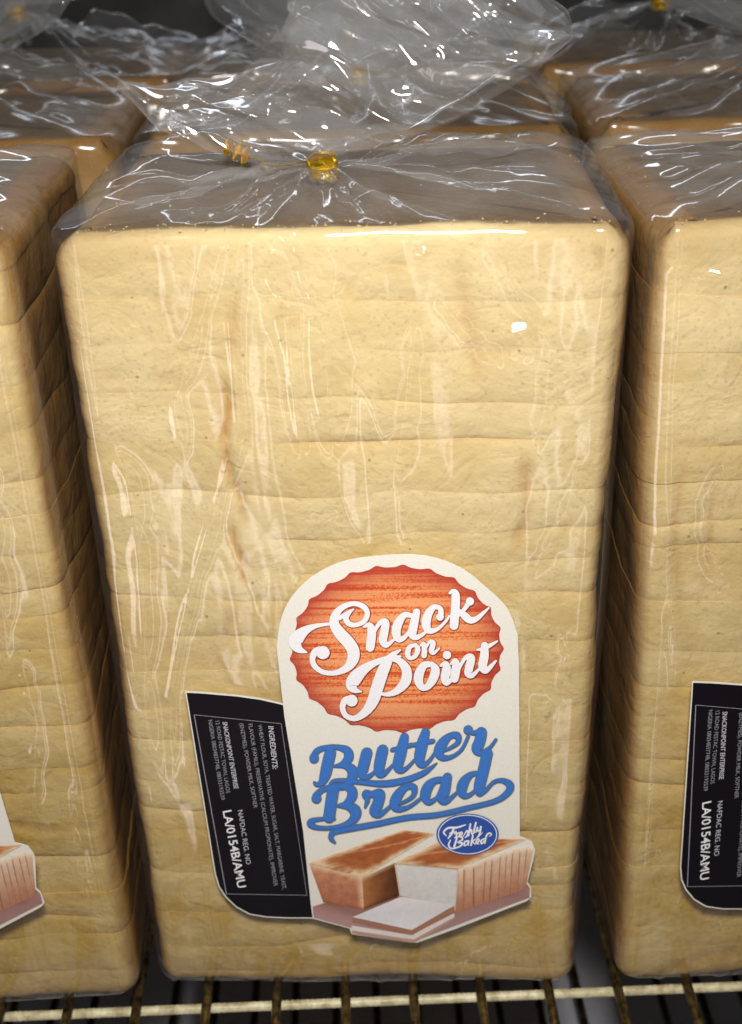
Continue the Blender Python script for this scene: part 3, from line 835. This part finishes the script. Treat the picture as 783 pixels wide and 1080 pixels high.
    butter = [
        r3([(185, 150, 72), (168, 220, 74), (150, 300, 70), (125, 355, 44), (90, 368, 24), (76, 355, 14)]), r3([(70, 175, 40), (100, 132, 36), (170, 112, 30), (240, 112, 32), (300, 135, 52), (310, 185, 60), (270, 228, 38), (212, 242, 12)]),
        r3([(212, 242, 10), (290, 237, 42), (338, 275, 68), (330, 330, 60), (290, 378, 40), (230, 394, 22), (188, 378, 20), (205, 346, 22), (270, 340, 26), (400, 352, 30), (560, 362, 42), (700, 338, 40), (810, 297, 36), (868, 260, 24), (915, 222, 5)]),
        r3([(436, 150, 70), (416, 230, 70), (405, 290, 65), (430, 317, 38), (480, 290, 20), (525, 235, 12)]), r3([(545, 130, 70), (525, 220, 70), (520, 280, 60), (545, 297, 38), (600, 250, 18), (645, 195, 10)]),
        r3([(695, 40, 52), (672, 140, 70), (650, 235, 65), (672, 270, 38), (720, 245, 20), (765, 195, 12)]), r3([(612, 128, 24), (742, 95, 26)]),
        r4([(122, 72, 52), (100, 150, 70), (80, 255, 65), (102, 298, 38), (150, 265, 20), (195, 200, 14)]), r4([(45, 158, 24), (172, 132, 26)]),
        r4([(225, 205, 14), (290, 180, 18), (345, 140, 28), (340, 95, 42), (290, 97, 38), (240, 145, 62), (215, 205, 66), (240, 245, 40), (300, 240, 22), (370, 190, 18), (415, 100, 16)]),
        r4([(415, 50, 30), (440, 75, 22), (480, 72, 36), (508, 70, 62), (492, 140, 70), (475, 185, 65), (500, 213, 36), (560, 180, 20), (605, 122, 14)]),
        r3([(205, 400, 74), (192, 480, 74), (177, 590, 74)]), r3([(85, 445, 40), (120, 408, 34), (200, 378, 30), (290, 378, 42), (332, 405, 60), (332, 452, 60), (290, 497, 34), (230, 512, 12)]),
        r3([(230, 512, 12), (310, 512, 52), (358, 550, 72), (345, 602, 55), (290, 640, 32), (200, 662, 24), (100, 662, 26), (52, 640, 38), (52, 620, 36), (90, 606, 24), (160, 600, 18), (215, 603, 10)]),
        r3([(425, 520, 10), (440, 470, 30), (430, 430, 50), (470, 432, 40), (525, 428, 62), (510, 500, 70), (490, 550, 65), (520, 572, 36), (580, 530, 20), (625, 475, 12)]),
        r3([(640, 500, 14), (700, 480, 18), (755, 440, 26), (760, 385, 40), (710, 378, 40), (655, 430, 60), (628, 495, 66), (650, 532, 40), (720, 520, 22), (800, 465, 16), (830, 430, 12)]),
        r4([(270, 398, 40), (195, 400, 38), (142, 440, 62), (120, 505, 64), (145, 550, 36), (200, 520, 20), (245, 460, 14)]), r4([(272, 378, 55), (252, 470, 70), (232, 520, 62), (260, 546, 36), (320, 500, 18), (355, 465, 12)]),
        r4([(490, 348, 20), (435, 360, 34), (387, 410, 62), (370, 470, 64), (395, 506, 36), (440, 490, 20), (485, 440, 12)]),
        r4([(545, 215, 70), (520, 330, 70), (492, 440, 70), (495, 488, 38), (535, 468, 22), (590, 412, 20), (650, 400, 26), (702, 432, 46), (688, 482, 40), (600, 542, 30), (400, 592, 30), (200, 637, 32), (0, 655, 34), (-218, 700, 34), (-417, 735, 36), (-507, 755, 34), (-528, 795, 28), (-502, 828, 8)]),
    ]
    bb_ = [(320 + 74 / 6.525, 770 + 183 / 6.525, 4.4), (320 + 90 / 6.525, 770 + 458 / 6.525, 4.6), (430 + 415 / 6.525, 760 + 52 / 6.525, 4.3)]
    letters_mesh(fr, butter, bb_, BLUED, 'product_lettering_edge', lab, 4.2, 1.9, 0.4, 0.7)
    letters_mesh(fr, butter, bb_, BLUE, 'product_lettering', lab, 10, -0.9)
    # pictured loaves on a board
    s_ = srgb
    r7 = lambda l: [(320 + x / 6.023, 860 + y / 6.023) for x, y in l]
    r8 = lambda l: [(440 + x / 5.593, 880 + y / 5.593) for x, y in l]
    art_mesh(fr, [[(330, 955.5), (345, 951), (480, 940), (555, 931), (559, 936), (558.5, 946), (440, 991), (400, 986), (331, 967)]], PICW, 'pictured_board', lab, 5,
             cols=[[s_(170, 125, 118), s_(140, 95, 80), s_(110, 65, 50), s_(120, 70, 55), s_(165, 125, 120), s_(160, 120, 115), s_(175, 140, 138), s_(170, 130, 125), s_(178, 140, 138)]])
    def patch(q, cf, nx, ny, acc, lay):
        """a printed quad (TL, TR, BR, BL in px) with its own inks"""
        q = np.array(q, float); b = len(acc[0])
        for jy in range(ny + 1):
            for ix in range(nx + 1):
                a, c = ix / nx, jy / ny
                p = q[0] * (1 - a) * (1 - c) + q[1] * a * (1 - c) + q[2] * a * c + q[3] * (1 - a) * c
                u, wz = fr.pix(p[0], p[1], LABV); acc[0].append((u, LABV - lay * 0.00005, wz))
                nz_ = float(pn(np.array([[p[0] * 0.16, p[1] * 0.16, 2.0]]))[0]) * 0.5 + float(pn(np.array([[p[0] * 0.5, p[1] * 0.5, 5.0]]))[0]) * 0.35
                acc[2].append(srgb(*np.clip(cf(a, c, nz_), 0, 255)))
        acc[1].extend([f[::-1] for f in grid_faces(ny + 1, nx + 1, False, b)])
    lerp = lambda c0, c1, t_: np.array(c0, float) * (1 - np.clip(t_, 0, 1)) + np.array(c1, float) * np.clip(t_, 0, 1)
    def emit(acc, name, mat):
        mesh_obj(name, acc[0], acc[1], mat, lab, smooth=False, attrs=dict(ink=np.array(acc[2])))
    def top_ink(a, c, n_):
        e = min(a, 1 - a, (1 - c) * 1.3, c * 2.2 + 0.05)
        col = lerp((228, 200, 160), (172, 98, 52), (e - 0.04 + 0.10 * n_) / 0.15)
        col = lerp(col, (150, 76, 36), 0.5 + 1.2 * n_ - 1.4 * abs(a - 0.5))
        return lerp(col, (215, 150, 105), 1 - abs((a * 0.8 + c - 0.75 + 0.1 * n_)) / 0.06) if c < 0.9 else col
    def end_ink(a, c, n_):
        col = lerp((190, 128, 96), (168, 104, 72), c + n_)
        col = lerp(col, (226, 192, 160), 1 - (c + 0.06 * n_) / 0.16); col = lerp(col, (222, 182, 150), 1 - (1 - a + 0.05 * n_) / 0.14)
        return lerp(col, (150, 88, 58), 1 - (1 - c) / 0.08)
    def side_ink(a, c, n_):
        col = lerp((176, 112, 60), (78, 38, 16), a * 1.05 + 0.18 * n_)
        col = lerp(col, (222, 190, 150), (1 - c / 0.14) * (1 - 0.5 * a)); return lerp(col, (60, 28, 12), 0.6 - (1 - c) / 0.2)
    acc = ([], [], [])
    patch([(425, 874.5), (459, 878.5), (382.3, 924.6), (326.5, 909.5)], top_ink, 22, 26, acc, 6)
    patch([(326.3, 909.8), (382.3, 924.6), (384, 958.5), (341, 950.5)], end_ink, 20, 14, acc, 6.1)
    patch([(382.3, 924.6), (420.5, 907.5), (422, 943.5), (384, 958.5)], side_ink, 18, 14, acc, 6.2)
    emit(acc, 'pictured_loaf', PIC)
    def cut_ink(a, c, n_):
        e = min(a, 1 - a + 0.02, c * 1.2, (1 - c) * 1.2)
        return lerp((205, 165, 130), np.array((216, 212, 208)) + 14 * n_ - 10 * c, (e + 0.02 * n_) / 0.045)
    acc = ([], [], [])
    patch([(474, 882), (555, 884.5), (484, 915.2), (416, 909.3)], top_ink, 24, 20, acc, 7)
    patch([(416, 909.5), (484, 915.5), (481, 960), (421.5, 944)], cut_ink, 22, 16, acc, 7.1)
    pts8 = [(245, 200), (275, 186), (330, 168), (400, 138), (440, 124), (490, 108), (525, 98), (562, 88), (605, 76), (645, 66), (688, 72)]
    bot8 = [(225, 462), (270, 446), (330, 424), (388, 402), (425, 390), (475, 374), (512, 360), (545, 350), (590, 335), (622, 325), (642, 300)]
    for i in range(10):
        sd_ = i * 0.37
        def sl(a, c, n_, i=i):
            col = lerp((226, 196, 168), (178, 124, 94), c * 1.1 + 0.3 * n_)
            col = lerp(col, (168, 104, 76), (1 - a / 0.22) * (0.85 if c > 0.08 else 0.0) * (0.9 if i % 3 else 0.5))
            col = lerp(col, (112, 62, 42), (1 - a / 0.10) * (1 if 0.07 < c < (0.98 if i in (2, 3, 4) else 0.62) else 0.15) * (1 if i else 0))
            return lerp(col, (240, 222, 200), 1 - c / 0.10)
        wv_ = (0, -5, 3, -2, 4, -3, 2, -4, 3, 0, 0)[i]
        patch(r8([(pts8[i][0], pts8[i][1] + wv_), (pts8[i + 1][0], pts8[i + 1][1] + wv_), bot8[i + 1], bot8[i]]), sl, 6, 16, acc, 7.2 + 0.05 * i)
    emit(acc, 'pictured_sliced_loaf', PICW)
    art_mesh(fr, [[(371, 975), (434, 985), (479, 962), (480, 967), (437, 993), (430, 992.5), (371.5, 983)], [(371.5, 980), (430, 989), (437, 989.5), (480, 965.5), (480, 968), (437, 993), (430, 992.5), (371.5, 983)]],
             PICW, 'pictured_slice', lab, 8.4, cols=[[s_(226, 214, 208)] * 7, [s_(190, 150, 130)] * 8])
    art_mesh(fr, [[(372, 967), (434.6, 979), (479.5, 954), (479.5, 960), (435, 985), (372, 971)], [(372, 966), (423, 944.5), (479.5, 953.5), (434.6, 979.5)]], PICW, 'pictured_slice', lab, 9.2,
             cols=[[s_(165, 115, 90)] * 6, [s_(222, 216, 218), s_(228, 222, 222), s_(218, 212, 212), s_(230, 224, 224)]])
    ov = lambda k: [(450 + (282 + 215 * k * math.cos(a)) / 6.525, 850 + (187 + 143 * k * math.sin(a)) / 6.525) for a in np.linspace(0, 2 * math.pi, 49)[:-1]]
    oval = art_mesh(fr, [ov(1.0)], NAVY, 'oval_seal', lab, 10)
    fresh = [
        [(*p, 0.9) for p in ov(0.93)] + [(*ov(0.93)[0], 0.9)],
        r5([(135, 195, 8), (118, 170, 12), (150, 142, 14), (210, 138, 14), (268, 120, 8)]), r5([(190, 140, 14), (172, 180, 16), (150, 212, 10)]), r5([(160, 178, 8), (205, 166, 8)]),
        r5([(192, 182, 8), (208, 176, 12), (204, 206, 12)]), r5([(206, 190, 8), (218, 174, 8), (230, 174, 10)]), r5([(228, 196, 8), (246, 180, 10), (238, 168, 10), (226, 190, 12), (240, 205, 8), (258, 190, 6)]),
        r5([(258, 190, 6), (278, 158, 10), (284, 185, 13), (266, 206, 8)]), r5([(302, 112, 12), (288, 192, 12)]), r5([(290, 178, 8), (308, 150, 10), (312, 180, 12), (328, 172, 6)]),
        r5([(340, 102, 12), (326, 162, 12), (342, 166, 8), (350, 150, 6)]), r5([(350, 136, 12), (346, 160, 12), (366, 152, 8), (374, 126, 12), (364, 182, 12), (346, 208, 8), (372, 184, 6), (386, 166, 4)]),
        r5([(208, 212, 14), (190, 268, 14)]), r5([(165, 222, 8), (152, 255, 12), (172, 280, 11), (228, 266, 12), (246, 244, 14), (214, 238, 8), (246, 220, 12), (236, 198, 10), (192, 206, 8)]),
        r5([(288, 226, 10), (264, 234, 12), (260, 260, 10), (280, 250, 8), (289, 226, 12), (286, 258, 8)]), r5([(318, 190, 12), (305, 258, 12)]), r5([(308, 238, 8), (336, 214, 9)]), r5([(312, 232, 9), (338, 252, 7)]),
        r5([(340, 242, 8), (362, 226, 10), (352, 212, 10), (341, 238, 12), (362, 248, 7)]), r5([(398, 210, 9), (376, 224, 12), (378, 246, 10), (400, 222, 8)]), r5([(400, 242, 11), (412, 190, 12), (432, 172, 11), (446, 182, 9), (430, 196, 5)]),
    ]
    letters_mesh(fr, fresh, [], INKW, 'seal_lettering', lab, 11)
    return lab, ing


BADGE_SH = print_material('ink_dark_red', (0.30, 0.04, 0.03), 0.45)

# ------------------------------------------------------------------ the shelf: wire rack, lower shelf, back panel
def tube(P, r, seg=8, ridge=None):
    P = np.array(P, float); n = len(P); V, F = [], []
    for i in range(n):
        tg = P[min(i + 1, n - 1)] - P[max(i - 1, 0)]; tg /= np.linalg.norm(tg)
        a = np.cross(tg, [0.3, 0.2, 1] if abs(tg[2]) < 0.9 else [1, 0, 0]); a /= np.linalg.norm(a); b = np.cross(tg, a)
        rr = r * (1 + (ridge[i] if ridge is not None else 0))
        for k in range(seg):
            t_ = 2 * math.pi * k / seg
            V.append(P[i] + a * rr * math.cos(t_) + b * rr * math.sin(t_))
    F = grid_faces(n, seg, True)
    F.append(tuple(reversed(range(seg)))); F.append(tuple(range((n - 1) * seg, n * seg)))
    return V, F


rack_a = math.radians(1.0)
rack = empty('wire_rack', (0, 0.277, 0), rack_a, 'dark wire shelf rack with cream cross bar carrying the bagged loaves', 'rack')
WR = 0.0014
for i in range(-11, 12):
    x = -0.0115 + i * 0.0196
    rr_ = random.Random(i)
    P = [(x + 0.0004 * math.sin(j * 0.9 + i), -0.10 + j * 0.05, -WR - 0.0001) for j in range(11)]
    V, F = tube(P, WR, 10)
    mesh_obj('wire', V, F, WIRE, rack)
for j, y in enumerate((-0.0015, 0.16, 0.32)):
    n = 900 if j == 0 else 20
    xs = np.linspace(-0.26, 0.26, n)
    rid = 0.10 * np.sin(xs * 4200) * (0.6 + 0.4 * pn(np.c_[xs * 60, xs * 0, xs * 0])) + 0.05 * pn(np.c_[xs * 700, xs * 0, xs * 0]) if j == 0 else None
    V, F = tube(np.c_[xs, np.full(n, y), np.full(n, -0.0046)], 0.0014, 10, rid)
    mesh_obj('cross_bar', V, F, BAR, rack)


def box(x0, x1, y0, y1, z0, z1):
    V = [(x, y, z) for z in (z0, z1) for y in (y0, y1) for x in (x0, x1)]
    F = [(0, 2, 3, 1), (4, 5, 7, 6), (0, 1, 5, 4), (2, 6, 7, 3), (0, 4, 6, 2), (1, 3, 7, 5)]
    return V, F


lr = empty('lower_rack', (0, 0.20, -0.13), rack_a, 'blurred dark wire rack on the shelf below the loaves', 'rack')
for i in range(-16, 17):
    V, F = tube([(i * 0.0165, -0.12, 0), (i * 0.0165, 0.30, 0)], 0.0016, 8)
    mesh_obj('wire', V, F, WIRE, lr)
for y in (-0.035, 0.0, 0.05, 0.12):
    V, F = tube([(-0.26, y, -0.0038), (0.26, y, -0.0038)], 0.002, 8)
    mesh_obj('cross_bar', V, F, WIRE, lr)
V, F = box(-0.5, 0.5, 0.05, 0.75, -0.165, -0.15)
o = mesh_obj('shelf_board', V, F, GREYP, smooth=False); o['kind'] = 'structure'
V, F = box(-0.8, 0.8, 0.63, 0.65, -0.15, 0.245)
o = mesh_obj('back_panel', V, F, DARKP, smooth=False); o['kind'] = 'structure'

# ------------------------------------------------------------------ loaves and bags
mid = Frame(-0.0052, 0.2768, -2.0)
lef = Frame(-0.1285, 0.2715, 1.0, -1.9)
rig = Frame(0.1255, 0.2762, 1.2, -0.6)
px = lambda f, l: [f.pix(x, y, 0) for x, y in l]
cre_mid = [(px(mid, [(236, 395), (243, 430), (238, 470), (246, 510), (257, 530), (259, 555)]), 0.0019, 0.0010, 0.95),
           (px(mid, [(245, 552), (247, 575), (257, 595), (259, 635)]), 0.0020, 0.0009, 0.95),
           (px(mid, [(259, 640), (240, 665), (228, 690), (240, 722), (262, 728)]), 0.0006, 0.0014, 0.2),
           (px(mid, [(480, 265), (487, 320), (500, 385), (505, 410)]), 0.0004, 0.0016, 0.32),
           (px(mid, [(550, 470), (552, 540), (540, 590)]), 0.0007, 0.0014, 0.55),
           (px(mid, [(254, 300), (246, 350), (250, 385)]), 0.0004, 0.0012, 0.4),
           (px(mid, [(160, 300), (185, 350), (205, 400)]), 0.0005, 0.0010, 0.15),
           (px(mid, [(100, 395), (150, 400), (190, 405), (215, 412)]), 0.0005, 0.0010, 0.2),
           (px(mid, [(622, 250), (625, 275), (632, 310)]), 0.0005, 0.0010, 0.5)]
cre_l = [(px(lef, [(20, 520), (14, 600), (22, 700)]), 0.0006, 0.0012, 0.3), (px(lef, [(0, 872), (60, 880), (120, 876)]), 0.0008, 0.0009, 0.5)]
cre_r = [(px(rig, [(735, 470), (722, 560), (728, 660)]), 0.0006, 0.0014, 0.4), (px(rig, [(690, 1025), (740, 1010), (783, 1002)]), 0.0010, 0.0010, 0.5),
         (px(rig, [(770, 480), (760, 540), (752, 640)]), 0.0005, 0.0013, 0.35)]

def row(f, dy, dx=0, yaw=0.0):
    g = Frame(f.o[0] + dx, f.o[1] + dy, yaw); return g


m2 = row(mid, 0.1045, 0.004, -1.0); l2 = row(lef, 0.107, -0.002, 1.5); r2_ = row(rig, 0.105, 0.003, -1.5)
m3 = row(mid, 0.208, 0.002, 1.0); l3 = row(lef, 0.213, 0.004, -1); r3_ = row(rig, 0.212, -0.002, 1.0)
G1, G2, G3 = 'loaves in the front row', 'loaves in the second row', 'loaves in the third row'
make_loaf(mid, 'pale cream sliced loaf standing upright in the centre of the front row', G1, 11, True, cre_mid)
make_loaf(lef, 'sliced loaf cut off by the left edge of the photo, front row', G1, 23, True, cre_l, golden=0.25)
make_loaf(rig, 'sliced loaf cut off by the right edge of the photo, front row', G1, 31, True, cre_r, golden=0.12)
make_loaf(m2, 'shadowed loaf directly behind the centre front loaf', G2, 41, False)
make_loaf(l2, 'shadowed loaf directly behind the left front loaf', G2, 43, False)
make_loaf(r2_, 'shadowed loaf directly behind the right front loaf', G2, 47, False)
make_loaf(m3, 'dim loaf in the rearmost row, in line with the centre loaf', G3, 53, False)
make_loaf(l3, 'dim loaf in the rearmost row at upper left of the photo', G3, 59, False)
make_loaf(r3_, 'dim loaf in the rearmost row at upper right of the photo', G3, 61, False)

B1, B2, B3 = 'clear bags in the front row', 'clear bags in the second row', 'clear bags in the third row'
nk = mid.pix_top(341, 178, LH + 0.004)
fan_mid = [(6, 14), (12, 24), (17, 44), (21, 60), (26, 66), (32, 67), (40, 60), (50, 54), (62, 56), (75, 58), (90, 57), (103, 52), (112, 45), (120, 34), (130, 31), (142, 38), (153, 49), (160, 54), (166, 48), (173, 36), (180, 24), (186, 12)]
rid_mid = [(px(mid, [(262, 212), (300, 232), (322, 248), (336, 300), (348, 380), (353, 470)]), 0.0030, 0.0010),
           (px(mid, [(288, 262), (304, 318), (312, 400), (322, 480)]), 0.0017, 0.0008),
           (px(mid, [(262, 215), (248, 330), (256, 440), (241, 500), (216, 580), (195, 660), (182, 730), (184, 810)]), 0.0013, 0.0007),
           (px(mid, [(122, 460), (143, 500), (152, 560), (156, 650), (157, 740), (165, 800)]), 0.0011, 0.0011),
           (px(mid, [(462, 312), (488, 345), (520, 376), (565, 370)]), 0.0009, 0.0007),
           (px(mid, [(436, 330), (428, 430), (415, 500)]), 0.0007, 0.0008),
           (px(mid, [(505, 255), (540, 310), (575, 355), (570, 420), (560, 470)]), 0.0008, 0.0006),
           (px(mid, [(648, 560), (640, 660), (622, 770)]), 0.0012, 0.0006),
           (px(mid, [(400, 985), (402, 1038)]), 0.0010, 0.0005), (px(mid, [(470, 1034), (500, 1000), (520, 990)]), 0.0010, 0.0005),
           (px(mid, [(563, 938), (568, 962), (578, 988)]), 0.0012, 0.0005), (px(mid, [(545, 980), (540, 1000), (548, 1036)]), 0.0009, 0.0005),
           (px(mid, [(240, 250), (215, 340), (190, 420), (200, 480)]), 0.0007, 0.0007), (px(mid, [(590, 660), (600, 690), (590, 730)]), 0.0008, 0.0008),
           (px(mid, [(610, 480), (590, 540), (560, 600)]), 0.0006, 0.0006)]
u0, w1 = mid.pix(190, 722); u1, w0 = mid.pix(570, 1000)
glints_mid = [(*mid.pix(542, 340), 0.0030, 0.0021), (*mid.pix(444, 262), 0.0012, 0.0010), (*mid.pix(342, 540), 0.0018, 0.0007), (*mid.pix(310, 318), 0.0006, 0.0022), (*mid.pix(597, 690), 0.0008, 0.0018), (*mid.pix(575, 740), 0.0009, 0.0009)]
low1 = [(124, 92), (150, 116), (185, 142), (235, 166), (290, 170), (345, 164), (400, 155), (450, 141), (500, 116), (555, 80), (606, 40)]
up1 = [(126, 87), (200, 86), (290, 66), (303, 20), (318, -22), (380, -30), (440, -26), (500, -28), (560, -14), (596, 8), (606, 38)]
low2 = [(200, 120), (250, 150), (300, 160), (345, 158), (420, 140), (480, 110), (560, 60)]
up2 = [(198, 116), (270, 60), (330, 10), (380, -20), (460, -30), (540, -26), (575, 10)]
mouths = [(low1, up1, nk[1] - 0.002, 211, 420, 170, -1), (low2, up2, nk[1] + 0.006, 223, 260, 120, 1)]
tl_end = mid.pix_top(236, 158, LH + 0.010); tl_m = mid.pix_top(285, 168, LH + 0.010)
bag_m = make_bag(mid, 'clear bag with gold tie and whole arched white label, centre of the front row', B1, 71, True, (nk[0], nk[1], LH + 0.004),
                 rid_mid, (u0, u1, w0, w1), glints_mid, fan_mid,
                 [[(nk[0] - 0.003, nk[1] - 0.001, LH + 0.006), (tl_m[0], tl_m[1] + 0.004, LH + 0.0075), (tl_end[0] + 0.006, tl_end[1], LH + 0.0085), (tl_end[0], tl_end[1] + 0.001, LH + 0.0110)]], lean=0.25, mouth=mouths)
rid_l = [(px(lef, [(0, 445), (10, 480), (14, 540), (22, 600), (26, 700)]), 0.0012, 0.0010), (px(lef, [(40, 690), (55, 760), (48, 850)]), 0.0008, 0.001),
         (px(lef, [(20, 250), (32, 300), (30, 400)]), 0.0012, 0.0007), (px(lef, [(85, 830), (95, 920), (110, 1000)]), 0.0008, 0.0007)]
rid_r = [(px(rig, [(783, 470), (755, 520), (752, 560), (770, 600), (783, 615)]), 0.0012, 0.0010), (px(rig, [(718, 510), (712, 580), (718, 680), (716, 720)]), 0.0010, 0.0010),
         (px(rig, [(693, 880), (705, 910), (722, 930), (706, 960)]), 0.0009, 0.0005), (px(rig, [(755, 960), (775, 1000), (765, 1012)]), 0.0009, 0.0005),
         (px(rig, [(690, 1000), (693, 1045)]), 0.0010, 0.0005), (px(rig, [(740, 1000), (765, 1040)]), 0.0010, 0.0006), (px(rig, [(705, 300), (690, 380), (672, 520)]), 0.0010, 0.0007)]
flat_s = (u0, u1, w0, w1)
bag_l = make_bag(lef, 'clear bag on the left front loaf, its label half out of view', B1, 83, True, (0.0, 0.045, LH + 0.006), rid_l, None, [(*lef.pix(10, 262), 0.0024, 0.0012)], [(a, r * 0.55) for a, r in fan_mid], lean=0.3, fanres=(120, 60))
bag_r = make_bag(rig, 'clear bag on the right front loaf with only its black label in view', B1, 97, True, (0.01, 0.05, LH + 0.006), rid_r, None, [(*rig.pix(764, 280), 0.0042, 0.0013), (*rig.pix(732, 272), 0.0012, 0.0008)], [(a, r * 0.55) for a, r in fan_mid], lean=0.3, fanres=(120, 60))
fan2 = [(0, 12), (12, 46), (30, 66), (60, 55), (90, 60), (120, 56), (150, 68), (168, 48), (182, 12)]
make_bag(m2, 'clear bag on the loaf directly behind the centre front one', B2, 101, False, (0.0, 0.055, LH + 0.006), fan=fan2, lean=1.2, fanres=(120, 60))
make_bag(l2, 'crumpled clear bag on the loaf behind the left front one', B2, 103, False, (-0.015, 0.055, LH + 0.010), fan=fan2, lean=0.8, fanres=(120, 60))
make_bag(r2_, 'crumpled clear bag on the loaf behind the right front one', B2, 107, False, (0.018, 0.055, LH + 0.012), fan=fan2, lean=0.8, fanres=(120, 60))
make_bag(m3, 'dim clear bag in the rearmost row, in line with the centre loaf', B3, 109, False, (0.0, 0.04, LH + 0.006), fan=fan2, lean=0.6, fanres=(90, 50))
for f3, p3_, lb, sd in ((l3, (18, 14), 'dim clear bag with gold tie, rearmost row at upper left of the photo', 113), (r3_, (697, 4), 'dim clear bag with gold tie, rearmost row at upper right of the photo', 127)):
    uu, ww = f3.pix(p3_[0], p3_[1], 0.040)
    make_bag(f3, lb, B3, sd, False, (uu, 0.040, ww), fan=fan2, lean=0.6, fanres=(90, 50))

# ------------------------------------------------------------------ labels: drawn once, copied to the two neighbours
lab, ing = make_label(mid, bag_m)


def copy_part(o, parent, off):
    c = o.copy(); COL.objects.link(c); c.parent = parent; c.location = off[0:3]; c.rotation_euler = (0, off[3], 0)
    for ch in [x for x in bpy.data.objects if x.parent == o]:
        d = ch.copy(); COL.objects.link(d); d.parent = c
    return c


for bag, off in ((bag_l, (-0.0040, -0.0006, 0.0040, math.radians(-1.2))), (bag_r, (-0.0078, -0.0006, 0.0008, math.radians(1.4)))):
    copy_part(lab, bag, off); copy_part(ing, bag, off)
